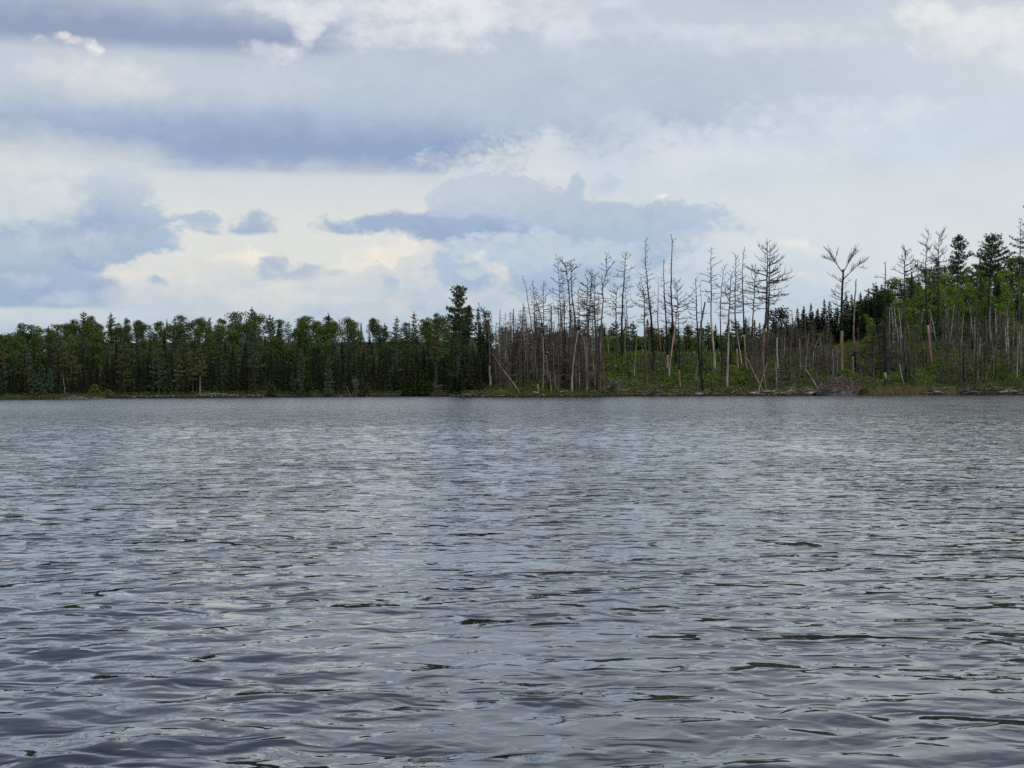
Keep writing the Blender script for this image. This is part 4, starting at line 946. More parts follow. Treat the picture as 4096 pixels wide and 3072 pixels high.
pine(201, 1482, 1589, 18, 'young pine with a bare stem, right of three by the marsh', 'bluepine', 1560, limbs=32, seed=14, flat=.3)
pine(719, 1434, 1577, 28, 'rounded brown-green pine left of the bare pinkish trunk', 'olive', 1560, limbs=44, seed=15)
pine(800, 1402, 1577, 44, 'pine with a bare pinkish trunk standing over the shore ledge', 'olive', 1500, limbs=52, seed=16, bark='tan', dead=14, dia=.42)
pine(771, 1398, 1578, 30, 'slim brown-green pine close left of the bare pinkish trunk', 'olive', 1520, limbs=36, seed=17)
pine(901, 1450, 1563, 26, 'bright young pine above the rock ledge, left of two', 'pine', 1540, limbs=34, seed=18, flat=.28)
pine(929, 1440, 1545, 22, 'bright young pine above the rock ledge, right of two', 'pine', 1530, limbs=30, seed=19, flat=.28)
pine(1171, 1496, 1581, 16, 'thin young pine left of the blue-green spire', 'pine', 1560, limbs=24, seed=20, flat=.2)
pine(1206, 1412, 1581, 24, 'blue-green spire beside the yellow cedar', 'bluepine', 1570, limbs=48, seed=21)
pine(1315, 1437, 1586, 30, 'full blue-green young pine on the middle of the left shore', 'bluepine', 1578, limbs=56, seed=22)
pine(3836, 942, 1545, 50, 'live pine with a flat ragged crown and pale foot, left of two', 'pine', 1115, limbs=48, seed=23, way=[(3836, 945), (3833, 1050), (3832, 1154), (3835, 1331), (3842, 1407), (3845, 1545)], dia=.46, flat=.3, dead=16, clump=.42, prof=lambda u: .95 * math.sin(u * 2.1 + .75) * (1 - u * .3) + .1)
pine(3968, 942, 1378, 72, 'live pine with a broad dense crown, right of two', 'pine', 1120, limbs=66, seed=24, way=[(3969, 944), (3962, 1080), (3955, 1200), (3950, 1378)], dia=.62, flat=.3, dead=12, clump=.44, prof=lambda u: (.65 + .35 * math.sin(u * 3.0)) * (1 - u) ** .45 + .15)
pine(4122, 820, 1400, 74, 'live pine reaching in at the right edge, highest of all', 'pine', 1060, limbs=50, seed=25, dia=.5, flat=.35, dead=6)

def simple_tree(kind, px, top, foot_py, half, label, mat, cat, name, seed=0, s=None, group=None):
    foot = ground_at(px, foot_py) if s is None else on_land(px, s)
    h = px_height(px, top, foot); r = half / F * foot.y; rg = random.Random(seed + int(px))
    if kind == 'cedar': t_, c_ = make_cedar(h, r, rg)
    elif kind == 'spruce': t_, c_ = make_spruce(h, r, rg, .04, 1.1)
    elif kind == 'hardwood': t_, c_ = make_hardwood(h, r, rg)
    else: t_, c_ = make_bush(r, h, rg, 420)
    return thing(name, foot, (('trunk' if kind != 'bush' else 'stems', t_.mesh('trunk', M['bark'], kind != 'bush')), ('crown' if kind != 'bush' else 'foliage', c_.mesh('crown', M[mat]))), label, cat, group)
simple_tree('cedar', 1230, 1440, 1581, 20, 'yellow-green cedar column beside the blue-green spire', 'cedar', 'cedar', 'cedar_tree')
simple_tree('cedar', 1458, 1484, 1586, 18, 'olive cedar column near the pale shore stones', 'olive', 'cedar', 'cedar_tree')
simple_tree('cedar', 1632, 1524, 1584, 24, 'low broad cedar, left of three on the shore', 'cedar', 'cedar', 'cedar_tree')
simple_tree('cedar', 1672, 1494, 1583, 16, 'narrow cedar, middle of three on the shore', 'cedar', 'cedar', 'cedar_tree')
simple_tree('cedar', 1703, 1494, 1583, 17, 'narrow cedar, right of three on the shore', 'cedar', 'cedar', 'cedar_tree')
simple_tree('cedar', 1822, 1512, 1580, 26, 'ragged olive cedar left of the driftwood spit', 'olive', 'cedar', 'cedar_tree')
simple_tree('cedar', 1085, 1520, 1582, 18, 'small dull cedar above the dark shore, left of the spire', 'olive', 'cedar', 'cedar_tree')
simple_tree('spruce', 3650, 1085, 0, 26, 'dark pointed fir on the hill behind the hooked dead pine', 'fir', 'fir', 'fir_tree', s=62)
D('snag', 'grey dead fork above the big drooping pine', [(606, 1330), (618, 1352), (630, 1380), (636, 1578)], .3, 'grey', 'crook', 8, 1.2, .8, 1.0, limbs=[dict(way=[(614, 1350), (626, 1345), (634, 1338)], r=.06, n=3, l=.6)], group='dead trees of the left shore')
for px, top, ft, lb in [(1734, 1535, 1588, 'small gnarled grey bush tree leaning at the water, left of two'), (1752, 1545, 1588, 'small gnarled grey bush tree with curved stem, right of two'), (1425, 1520, 1586, 'grey dead shrub at the dark shore by bare poles')]:
    D('dead_shrub', lb, [(px - 6, top), (px + 4, (top + ft) / 2), (px, ft)], .14, 'grey', 'crook', 26, 1.2, .4, 1.0, twig='paletwig', group='dead shrubs along the left shore', cat='dead shrub', twigs=7)
for px, t0, px2, t1, lb in [(1385, 1545, 1402, 1582, 'bare pole slanting right on the dark left shore'), (1413, 1500, 1416, 1570, 'pale upright pole, tallest of the bare poles in the dark spruces'), (1398, 1462, 1399, 1560, 'thin grey pole behind the slanting one'), (1425, 1510, 1424, 1572, 'short pale pole right of the tallest bare pole'), (4, 1510, 5, 1584, 'pale thin dead stem at the left edge of the marsh'), (250, 1490, 262, 1583, 'bare grey stem leaning left above the islet')]:
    D('dead_sapling', lb, [(px, t0), ((px + px2) / 2, (t0 + t1) / 2), (px2, t1)], .14, 'pale', 'stub', 8, .8, .3, 1.0, group='bare poles of the left shore')

# ------------------------------------------------------------------ the forest: one tree of each shape, then copies
fr = random.Random(2024)
SPR = []
for k in range(7):
    t_, c_ = make_spruce(12.0, (1.5, 1.75, 1.35, 1.9, 1.6, 1.45, 2.0)[k], random.Random(300 + k), (.06, .1, .04, .12, .03, .16, .08)[k], shape=(.75, .85, .7, .95, .8, .65, .9)[k])
    SPR.append((t_.mesh('trunk', M['bark'], True), c_.mesh('crown', M['spruce']), c_.mesh('crown', M['fir'])))
HW = []
for k in range(5):
    t_, c_ = make_hardwood(11.0, (3.0, 3.4, 2.7, 3.2, 2.5)[k], random.Random(500 + k))
    HW.append((t_.mesh('trunk', M['bark'], True), c_.mesh('crown', M['leaf']), c_.mesh('crown', M['spring'])))
PN = []
for k in range(4):
    t_, l_, c_ = make_pine(12.0, (2.6, 3.0, 2.3, 2.8)[k], random.Random(700 + k), (.14, .2, .1, .25)[k], 54, flat=.22, clump=.38)
    PN.append((t_.mesh('trunk', M['bark'], True), l_.mesh('limbs', M['bark']), c_.mesh('crown', M['pine']), c_.mesh('crown', M['olive'])))

def put_spruce(p, h, label, group, dark=False, name='spruce_tree', wide=1.0):
    k = fr.randrange(7)
    e = thing(name, p, (('trunk', SPR[k][0]), ('crown', SPR[k][2 if dark else 1])), label, 'spruce' if name == 'spruce_tree' else 'fir', group, 0, (wide * (h / 12) ** .7,) * 2 + (h / 12,))
    e.rotation_euler = (fr.gauss(0, .012), fr.gauss(0, .012), fr.uniform(0, 6.28))
def put_hard(p, h, label, group, fresh=False, wide=1.0):
    k = fr.randrange(5); q = h / 11
    thing('broadleaf_tree', p, (('trunk', HW[k][0]), ('crown', HW[k][2 if fresh else 1])), label, 'tree', group, fr.uniform(0, 6.28), (q * wide, q * wide, q))
def put_pine(p, h, label, group, olive=False, wide=1.0):
    k = fr.randrange(4); q = h / 12
    thing('pine_tree', p, (('trunk', PN[k][0]), ('limbs', PN[k][1]), ('crown', PN[k][3 if olive else 2])), label, 'pine', group, fr.uniform(0, 6.28), (q * wide, q * wide, q))

LZ = [(-160, 300, 'behind the left marsh'), (300, 700, 'behind the islet bush'), (700, 1000, 'around the pink-trunked pine'), (1000, 1400, 'behind the yellow cedar'), (1400, 1900, 'below the tall ragged pine')]
def lzone(px): return next((t for a, b, t in LZ if px < b), LZ[-1][2])
# front row by the water, then taller rows behind
n_spr = 0
for row, (cnt, s, dep, h0, h1) in enumerate([(44, 4.0, 2.0, 3.5, 8.0), (74, 8.5, 3.0, 6.5, 10.5), (66, 14.5, 3.5, 7.5, 11.0), (60, 21.5, 4.0, 8.0, 11.0), (44, 30, 5.0, 8.0, 11.0)]):
    for i in range(cnt):
        px = -150 + 2045 * (i + .5 + fr.uniform(-.45, .45)) / cnt
        if row == 0 and (770 < px < 960 or 120 < px < 230 or 1190 < px < 1340): continue
        if row < 2 and px > 1830 and fr.random() < .3: pass
        ss = s + fr.uniform(-dep, dep) * .5
        hh = fr.uniform(h0, h1) * fr.choice((.7, .8, .86, .92)); sizew = 'shorter narrow' if hh < (h0 + h1) / 2 else 'tall narrow'
        put_spruce(on_land(px, ss), hh, f'low dark spruce in the front row at the water, {lzone(px)}' if row == 0 else f'{sizew} spruce in the packed rows {lzone(px)}', f'spruces, {"front row" if row == 0 else "packed rows"}, {lzone(px)}', dark=fr.random() < .35)
        n_spr += 1
for i in range(16):
    px = -100 + 1960 * (i + fr.random()) / 16
    put_pine(on_land(px, fr.uniform(9, 28)), fr.uniform(9.5, 12.5), f'shaggy pine standing among the packed spruces {lzone(px)}', f'pines among the spruces {lzone(px)}', olive=fr.random() < .5)
for i in range(34):
    px = -120 + 1960 * (i + fr.random()) / 34
    put_hard(on_land(px, fr.uniform(18, 34)), fr.uniform(5.5, 8.5), f'leafy tree half hidden among the packed spruces {lzone(px)}', f'broadleaf trees among the spruces {lzone(px)}', wide=1.1)
for i in range(20):
    px = 1868 + 96 * (i + fr.random()) / 20
    put_spruce(on_land(px, fr.uniform(9, 34)), fr.uniform(5.5, 7.8), 'dark spruce at the forest end right behind the gnarled dead tree', 'spruces at the forest end by the burnt point', dark=fr.random() < .5)
# the canopy behind: hardwoods and pines on the rising ground
for row, (cnt, s, h0, h1) in enumerate([(34, 37, 6.0, 9.5), (40, 48, 7.0, 10.0), (42, 60, 8.0, 10.5), (40, 74, 8.5, 11.0), (34, 90, 9.0, 11.0), (30, 106, 9.5, 11.0), (28, 122, 8.5, 10.0), (26, 138, 7.5, 9.0)]):
    for i in range(cnt):
        px = -180 + 2060 * (i + .5 + fr.uniform(-.4, .4)) / cnt
        p = on_land(px, s + fr.uniform(-5, 5)); z = lzone(px); q = fr.random()
        lowk = (.86 + .04 * min(1, max(0, (px + 50) / 600))) * (1 + .06 * math.sin(px / 140.0) + .05 * math.sin(px / 53.0 + 1)) * (fr.uniform(.88, 1.05) if row < 4 else fr.uniform(.66, 1.06))
        if q < .64: put_hard(p, fr.uniform(h0, h1) * lowk, f'round green broadleaf crown on the ridge {z}', f'broadleaf trees, ridge, {z}', wide=fr.uniform(.95, 1.4))
        elif q < .85: put_pine(p, fr.uniform(h0, h1) * 1.02 * lowk, f'dark pine crown on the ridge {z}', f'pines, ridge, {z}', olive=fr.random() < .3)
        else: put_spruce(p, fr.uniform(h0, h1) * .98 * lowk, f'spruce top on the ridge {z}', f'spruces, ridge, {z}', True)

# woods behind the burnt point
for row, (cnt, s, h0, h1) in enumerate([(26, 44, 4.0, 6.5), (28, 56, 5.0, 7.5), (28, 74, 6.5, 9.0), (28, 98, 8.0, 11.0)]):
    for i in range(cnt):
        px = 1890 + 1370 * (i + .5 + fr.uniform(-.4, .4)) / cnt; p = on_land(px, s + fr.uniform(-6, 6)); q = fr.random()
        z = 'behind the crowded dead trunks' if px < 2430 else 'behind the green slope'
        if q < .38: put_pine(p, fr.uniform(h0, h1), f'bushy live pine {z}, background', f'background pines {z}', wide=1.4)
        elif q < .74: put_hard(p, fr.uniform(h0, h1) * .9, f'broadleaf tree {z}, background', f'background broadleaf trees {z}')
        else: put_spruce(p, fr.uniform(h0, h1) * 1.05, f'dark fir {z}, background', f'background firs {z}', True, 'fir_tree', 1.5)
for i in range(44):
    px = 2400 + 900 * (i + fr.random()) / 44
    put_hard(on_land(px, fr.uniform(35, 44)), fr.uniform(2.6, 4.6), 'low leafy tree at the crest behind the green slope', 'low trees at the crest', fresh=fr.random() < .5, wide=1.5)
simple_tree('hardwood', 3120, 1232, 0, 62, 'dark rounded tree right behind the broad twin dead pine', 'fir', 'tree', 'broadleaf_tree', s=44)
# the row of dark firs and the wooded hill on the right
for px, top, s in [(3190, 1232, 48), (3216, 1236, 50), (3247, 1212, 46), (3270, 1240, 52), (3300, 1196, 50), (3320, 1204, 54), (3340, 1230, 50), (3390, 1170, 54), (3410, 1176, 56), (3445, 1168, 58), (3475, 1150, 56), (3500, 1165, 60), (3528, 1136, 62), (3555, 1150, 60), (3235, 1262, 40), (3285, 1250, 42), (3355, 1225, 60), (3375, 1200, 44), (3430, 1200, 46), (3460, 1185, 50), (3490, 1190, 48), (3515, 1180, 50)]:
    p = on_land(px, s)
    put_spruce(p, max(4.0, px_height(px, top, p)), 'dark pointed fir in the row climbing the hill right of the twin dead pine' if px < 3370 else 'dark pointed fir on the hillside beside the vase-shaped dead pine', 'dark firs climbing the hill', True, 'fir_tree', 1.35)
def put_hill(p, px, row, h):
    hz = 'behind the straight black spire' if px < 3620 else 'around the two very tall dead pines' if px < 3800 else 'between and below the two live pines' if px < 3990 else 'at the right edge'
    put_hard(p, h, f'{("lowest", "low", "middle-sized", "middle-sized", "high", "topmost")[row]} fresh green broadleaf tree on the hill {hz}', 'broadleaf trees on the right hill', fresh=True)
FT = [(3150, 1270), (3190, 1240), (3247, 1220), (3300, 1205), (3340, 1225), (3400, 1180), (3475, 1160), (3528, 1145), (3580, 1150)]
for i in range(54):
    px = 3120 + 440 * (i + fr.random()) / 54; p = on_land(px, fr.uniform(36, 60))
    top = float(np.interp(px, [a for a, b in FT], [b for a, b in FT])) + fr.uniform(15, 110)
    put_spruce(p, max(3.0, px_height(px, top, p)), 'low dark fir in the dense slope ' + ('between the twin dead pine and the vase-shaped one' if px < 3366 else 'behind the vase-shaped dead pine'), 'low dark firs on the hill slope', True, 'fir_tree', 1.4)
for row, (cnt, s, h0, h1) in enumerate([(16, 34, 3.0, 5.0), (22, 42, 4.0, 6.5), (24, 52, 5.5, 8.0), (24, 66, 6.5, 9.0), (22, 82, 7.5, 10.0), (20, 100, 8.0, 11.0)]):
    for i in range(cnt):
        px = 3440 + 820 * (i + .5 + fr.uniform(-.4, .4)) / cnt; p = on_land(px, s + fr.uniform(-5, 5)); q = fr.random()
        if q < .7: put_hill(p, px, row, fr.uniform(h0, h1))
        elif q < .85: put_pine(p, fr.uniform(h0, h1) * 1.1, 'dark pine among fresh leaves on the hill at the right', 'pines on the right hill')
        else: put_spruce(p, fr.uniform(h0, h1) * 1.1, 'dark fir among fresh leaves on the hill at the right', 'firs on the right hill', True, 'fir_tree', 1.2)

# ------------------------------------------------------------------ bushes, brush, reeds and grass
BU = []
for k in range(5):
    t_, c_ = make_bush((1.2, 1.5, 1.0, 1.7, 1.3)[k], (1.3, 1.2, 1.5, 1.6, 1.0)[k], random.Random(900 + k), 300)
    BU.append((t_.mesh('stems', M['twig']), c_.mesh('foliage', M['spring']), c_.mesh('foliage', M['leaf'])))
def put_bush(p, sc, label, group, kind=1):
    k = fr.randrange(5)
    thing('bush', p, (('stems', BU[k][0]), ('foliage', BU[k][kind])), label, 'bush', group, fr.uniform(0, 6.28), (sc * fr.uniform(.9, 1.3), sc, sc * fr.uniform(.7, 1.1)))
for x0, x1, cnt, s0, s1, where in [(2270, 2460, 22, 8, 26, 'between the crowded trunks and the boulders'), (2440, 2780, 64, 6, 30, 'on the open slope below the tall black poles'), (2800, 3030, 48, 6, 28, 'around the pale pink trunk'), (3080, 3400, 26, 8, 30, 'behind the fallen logs'), (3440, 3760, 60, 6, 40, 'on the hillside above the reeds'), (3760, 4160, 62, 4, 34, 'under the two live pines')]:
    for i in range(cnt):
        px = fr.uniform(x0, x1); sq = fr.uniform(s0, s1); p = on_land(px, sq); bs = fr.uniform(.6, 1.15)
        put_bush(p, bs, f'{"small" if bs < .87 else "large"} fresh green bush {where}, {"near water" if sq < 14 else "higher up"}', f'green bushes {where}')
e = simple_tree('bush', 380, 1545, 1592, 27, 'bright yellow-green bush on the rock islet', 'yellow', 'bush', 'bush')
e.location = at(380, 1590, 268.0); e.location.z = .35
simple_tree('bush', 3455, 1556, 1575, 20, 'low round green bush at the left end of the reeds', 'leaf', 'bush', 'bush')
simple_tree('bush', 432, 1560, 1588, 24, 'dull brown-green bush right of the islet', 'olive', 'bush', 'bush')

def scatter(name, label, cat, mat, fn, count, seed):
    rg = random.Random(seed); mb = MB()
    for _ in range(count): fn(mb, rg)
    return tag(link(name, mb.mesh(name, mat)), label, cat, kind='stuff')
def brush_leaf(mb, rg):
    px = rg.uniform(1950, 4300); s = rg.uniform(3.5, 44) if px > 2250 else rg.uniform(2.5, 16)
    p = on_land(px, s); n = 9
    if rg.random() > (.25 + .75 * min(1, s / 8)): n = 4
    for _ in range(n):
        c = p + V3((rg.gauss(0, .5), rg.gauss(0, .5), abs(rg.gauss(.2, .32))))
        nrm = rdir(rg); a = nrm.cross(rdir(rg)); a = a.normalized() if a.length > 1e-4 else V3((1, 0, 0)); b = nrm.cross(a); q = rg.uniform(.14, .30)
        mb.quad(c - a * q * .5, c - b * q * .3, c + a * q * .5, c + b * q * .3)
scatter('undergrowth', 'low green undergrowth covering the burnt point', 'undergrowth', M['brush'], brush_leaf, 9000, 41)
def twig_stick(mb, rg):
    px = rg.uniform(1930, 4300); p = on_land(px, rg.uniform(.8, 30) if rg.random() < .6 else rg.uniform(.6, 7))
    d = (rdir(rg) * .7 + V3((0, 0, .8))).normalized(); l = rg.uniform(.7, 2.4); q = d.cross(rdir(rg)); q = q.normalized() * rg.uniform(.012, .028) if q.length > 1e-4 else V3((.02, 0, 0))
    a = p + V3((0, 0, .05)); mb.quad(a - q, a + q, a + d * l + q * .4, a + d * l - q * .4)
    e = a + d * l * .5; d2 = (d + rdir(rg) * .9).normalized(); mb.tri(e - q * .7, e + q * .7, e + d2 * l * .5)
scatter('dead_brush', 'tangle of thin grey dead twigs over the burnt point', 'brush', M['twig'], twig_stick, 3800, 42)
def drift(mb, rg):
    q0 = rg.random(); px = rg.uniform(3020, 3330) if q0 < .5 else rg.uniform(2470, 2860) if q0 < .75 else rg.uniform(1800, 2060) if q0 < .88 else rg.uniform(3700, 4120)
    p = on_land(px, rg.uniform(.2, 3.2)); a = rg.uniform(-.5, .5) + (3.14 if rg.random() < .5 else 0); l = rg.uniform(.6, 2.2)
    d = V3((math.cos(a), math.sin(a) * .5, rg.uniform(-.05, .35))).normalized(); r = rg.uniform(.025, .06)
    mb.tube([p + V3((0, 0, .15)), p + d * l * .5 + V3((0, 0, .18)), p + d * l + V3((0, 0, .12))], [r, r * .8, r * .4], 4, cap=False)
scatter('driftwood_sticks', 'pale driftwood sticks strewn along the waterline of the point', 'driftwood', M['pale'], drift, 170, 46)
def reed(mb, rg):
    px = rg.gauss(3585, 62) if rg.random() < .8 else rg.choice((rg.gauss(3694, 6), rg.gauss(3805, 12)))
    p = on_land(px, rg.uniform(-.5, 2.2)); l = rg.uniform(.6, 1.25) * (1.15 if 3690 < px < 3700 else .9); p.z = max(p.z, -.1)
    t = V3((rg.gauss(0, .14), rg.gauss(0, .14), 1)) * l; q = V3((rg.uniform(.012, .03), rg.uniform(-.02, .02), 0)); mb.tri(p - q, p + q, p + t)
scatter('reeds', 'yellow dry reeds standing along the right shore', 'reeds', M['reed'], reed, 3600, 43)
def grass(mb, rg):
    q0 = rg.random()
    px = rg.uniform(-250, 260) if q0 < .3 else rg.uniform(2000, 3500) if q0 < .75 else rg.uniform(3470, 4250) if q0 < .9 else rg.uniform(255, 420) if q0 < .95 else rg.uniform(815, 880)
    s = rg.uniform(.3, 4.5)
    if px < 260: s = rg.uniform(.2, 8)
    if 815 < px < 880: s = rg.uniform(4, 10)
    p = on_land(px, s); l = rg.uniform(.25, .7)
    t = V3((rg.gauss(0, .25), rg.gauss(0, .25), 1)) * l; q = V3((rg.uniform(.03, .07), rg.uniform(-.03, .03), 0)); mb.tri(p - q, p + q, p + t)
scatter('shore_grass', 'green grass and sedge along the shore', 'grass', M['grass'], grass, 9000, 44)
def heath(mb, rg):
    px = rg.uniform(-150, 1950); s = rg.uniform(.4, 6); p = on_land(px, s)
    c = p + V3((rg.gauss(0, .3), rg.gauss(0, .3), rg.uniform(.05, .7)))
    nrm = rdir(rg); a = nrm.cross(rdir(rg)); a = a.normalized() if a.length > 1e-4 else V3((1, 0, 0)); b = nrm.cross(a); q = rg.uniform(.12, .28)
    mb.quad(c - a * q * .5, c - b * q * .35, c + a * q * .5, c + b * q * .35)
scatter('shore_heath', 'dull low shrubs under the spruces along the left shore', 'undergrowth', M['olive'], heath, 7000, 45)

# ------------------------------------------------------------------ rocks
def make_rock(rg, sx, sy, sz, n=2):
    import bmesh
    bm = bmesh.new(); bmesh.ops.create_icosphere(bm, subdivisions=n, radius=1.0)
    f = [(rdir(rg), rg.uniform(.72, .98)) for _ in range(9)]
    for v in bm.verts:
        for d, k in f:
            t = v.co.dot(d)
            if t > k * .8: v.co -= d * (t - k * .8) * .85
        v.co *= rg.uniform(.95, 1.05); v.co = V3((v.co.x * sx, v.co.y * sy, v.co.z * sz))
    me = bpy.data.meshes.new('boulder'); bm.to_mesh(me); bm.free(); me.materials.append(M['rock']); return me
ROCK = [make_rock(random.Random(60 + k), 1, (.8, .7, .9, .75, .85, .7)[k], (.6, .45, .7, .5, .55, .4)[k]) for k in range(6)]
def rock(px, py, w, label, group=None, s=None, k=None, hz=1.0):
    p = ground_at(px, py) if s is None else on_land(px, s)
    o = link('boulder', ROCK[fr.randrange(6) if k is None else k]); q = w / F * p.y / 2
    o.location = p + V3((0, 0, q * .12)); o.scale = (q, q, q * hz); o.rotation_euler = (fr.uniform(-.1, .1), fr.uniform(-.1, .1), fr.uniform(-.5, .5))
    tag(o, label, 'rock', group)
for px, py, w, lb in [(2142, 1575, 34, 'large pale boulder at the foot of the leaning burnt trunk'), (2172, 1582, 20, 'reddish boulder right of the large pale one'), (2245, 1582, 12, 'small pale stone by the shore left of the pale curving trunk'), (2283, 1580, 14, 'small pale stone under the pale curving trunk'),
                      (2452, 1470, 44, 'long pale boulder high on the green slope'), (2432, 1472, 20, 'pale block at the left end of the long boulder'), (2512, 1448, 28, 'grey boulder on the slope right of the long one'), (2612, 1440, 14, 'whitish boulder beside the very tall spire, left of two'), (2628, 1448, 18, 'whitish boulder beside the very tall spire, right of two'),
                      (2585, 1569, 16, 'pale stone among driftwood roots on the shore'), (2660, 1548, 44, 'flat grey ledge above the driftwood roots'), (2794, 1580, 34, 'bright white flat rock at the waterline'), (2822, 1571, 16, 'whitish boulder touching the thick burnt trunk'), (2842, 1569, 18, 'whitish boulder right of the thick burnt trunk'),
                      (3182, 1546, 26, 'pinkish boulder behind the fallen logs, left of two'), (3198, 1540, 20, 'grey boulder behind the fallen logs, right of two'), (3325, 1573, 20, 'pale stone in front of the stick mound'), (3395, 1556, 30, 'pinkish boulder right of the stick mound'), (3435, 1580, 10, 'small pale stone left of the reeds'), (3648, 1537, 22, 'dark hollow boulder with a pale face above the reeds'), (3072, 1578, 14, 'pale stone at the end of the shore log'),
                      (1326, 1585, 9, 'round pale stone on the dark left shore, left of three'), (1364, 1586, 12, 'low pale stone on the dark left shore, middle of three'), (1466, 1585, 15, 'pale stone on the dark left shore, right of three'), (1548, 1585, 9, 'small pale stone left of the low broad cedar')]:
    rock(px, py, w, lb)
for i in range(26):
    px = 520 + 560 * i / 26 + fr.uniform(-8, 8)
    rock(px, 0, fr.uniform(6, 15), 'small shore stone in the line below the big drooping pine' if px < 740 else 'small shore stone below the pink-trunked pine', 'shore stones of the left shore' if px < 740 else 'shore stones below the pink-trunked pine', s=fr.uniform(.4, 1.6))
for i in range(14):
    rock(790 + 160 * i / 14 + fr.uniform(-6, 6), 0, fr.uniform(12, 26), 'flat slab of the rock ledge under the bright young pines', 'slabs of the left rock ledge', s=fr.uniform(1.5, 6), hz=.7)
for i in range(60):
    px = fr.uniform(1850, 4150)
    z = 'left of the forked reddish pine' if px < 2420 else 'below the green slope' if px < 3000 else 'around the fallen logs' if px < 3450 else 'at the right end of the shore'
    rock(px, 0, fr.uniform(5, 13), f'small shore stone at the waterline {z}', f'shore stones {z}', s=fr.uniform(.2, 1.8))

# the islet: a bare low rock in front of the marsh
def slab(name, px0, px1, Y, h, label, seed):
    rg = random.Random(seed); a, b = at(px0, 1595, Y).x, at(px1, 1595, Y).x; nx, ny = 46, 14
    c = (a + b) / 2; L = (b - a) / 2
    X = np.linspace(-L, L, nx)[None, :].repeat(ny, 0); T = np.linspace(-1, 1, ny)[:, None].repeat(nx, 1)
    prof_ = np.clip(1 - np.abs(X / L) ** 2.2, 0, 1) ** .6
    Yg = T * (2.2 * prof_ + .2)
    Z = h * prof_ * np.clip(1 - T ** 2, 0, 1) ** .6 * (1 + .35 * np.sin(X * 1.1 + seed) + .2 * np.sin(X * 2.9 + T * 2)) - .16
    o = link(name, grid_mesh(name, X, Yg, Z, M['darkrock'])); o.location = (c, Y, 0.0)
    return tag(o, label, 'rock')
slab('rock_islet', 212, 432, 262, .62, 'low bare rock islet in front of the left marsh', 3)
slab('rock_islet', -40, 72, 268, .36, 'flat pale rock at the left edge of the water', 5)

# ------------------------------------------------------------------ fallen logs, driftwood and the mound of sticks
def log(label, a, b, dia, mat='pale', lift=.3, name='fallen_log', group='fallen logs and driftwood on the shore', stubs=4, foot_b=True):
    """a to b in photograph pixels; both ends lie on the ground or rest on what is under them"""
    pa = ground_at(*a); pb = ground_at(*b) if foot_b else at(b[0], b[1], pa.y)
    if abs(pb.y - pa.y) > 14: pb = at(b[0], b[1], pa.y)
    rg = random.Random(int(a[0] * 3 + b[0])); e = empty(name, pa); dia *= 1.25
    d = pb - pa; pts = [d * (i / 7) + V3((0, 0, lift + rg.uniform(-.04, .04) + .05 * d.length * math.sin(i / 7 * 3.14) * .2)) for i in range(8)]
    mb = MB(); mb.tube(pts, [dia / 2 * (1 - .55 * i / 7) * rg.uniform(.92, 1.08) for i in range(8)], 7); link('trunk', mb.mesh('trunk', M[mat], True), e)
    mb = MB()
    for _ in range(stubs):
        k = rg.randrange(1, 7); branch(mb, pts[k], (rdir(rg) + V3((0, 0, .6))).normalized(), rg.uniform(.3, 1.1), .03, rg, 2, .2, .2)
    if stubs: link('branches', mb.mesh('branches', M['paletwig' if mat in ('pale', 'tan') else 'twig']), e)
    tag(e, label, 'log', group)
log('pale log lying along the waterline left of the reed shore', (3000, 1581), (3105, 1570), .34)
log('long pale log sloping down to the water, upper of two', (3130, 1556), (3276, 1572), .26)
log('long pale log sloping down to the water, lower of two', (3150, 1560), (3236, 1580), .22)
log('silver log pointing right at the waterline below the stick mound', (3236, 1582), (3300, 1571), .36)
log('dark log lying under the crossed poles', (3040, 1576), (3170, 1528), .24, 'darkgrey', foot_b=False)
log('black beam crossing behind the pinkish boulder', (3185, 1552), (3218, 1532), .22, 'char', foot_b=False)
log('log lying level on the slope behind the very tall spire', (2562, 1455), (2650, 1460), .28, 'darkgrey')
log('low log on the shore right of the thick burnt trunk', (2956, 1562), (2996, 1564), .24, 'grey')
log('log stump jutting up at the shore right of the pale pink trunk', (2925, 1580), (2950, 1566), .34, 'grey', foot_b=False)
log('dark driftwood log left of the shore roots', (2535, 1582), (2630, 1578), .26, 'char')
log('pale log lying above the reeds at the right', (3772, 1560), (3816, 1558), .30)
log('pale flat log at the water right of the reeds', (3740, 1576), (3766, 1575), .32)
log('long grey log along the right shore', (3900, 1563), (3998, 1566), .34, 'grey')
log('pale log at the right edge of the water, upper of two', (4022, 1570), (4066, 1570), .24)
log('pale log at the right edge of the water, lower of two', (3998, 1577), (4070, 1572), .28)
log('long drift log on the left spit, nearest the water', (1795, 1588), (1890, 1583), .36, 'red')
log('drift log on the left spit, pointing at the gnarled tree', (1870, 1586), (1975, 1578), .30, 'grey')
log('thin drift pole on the left spit, topmost', (1880, 1572), (1955, 1570), .18, 'darkgrey')
log('thin pole lying on the spit below the grey firs', (1925, 1552), (1960, 1576), .14, 'pale')
log('short grey log below the heavy twin crowns', (2240, 1574), (2275, 1571), .18, 'pale')
log('short grey log at the foot of the three bushy crowns', (2360, 1574), (2396, 1570), .22, 'grey')
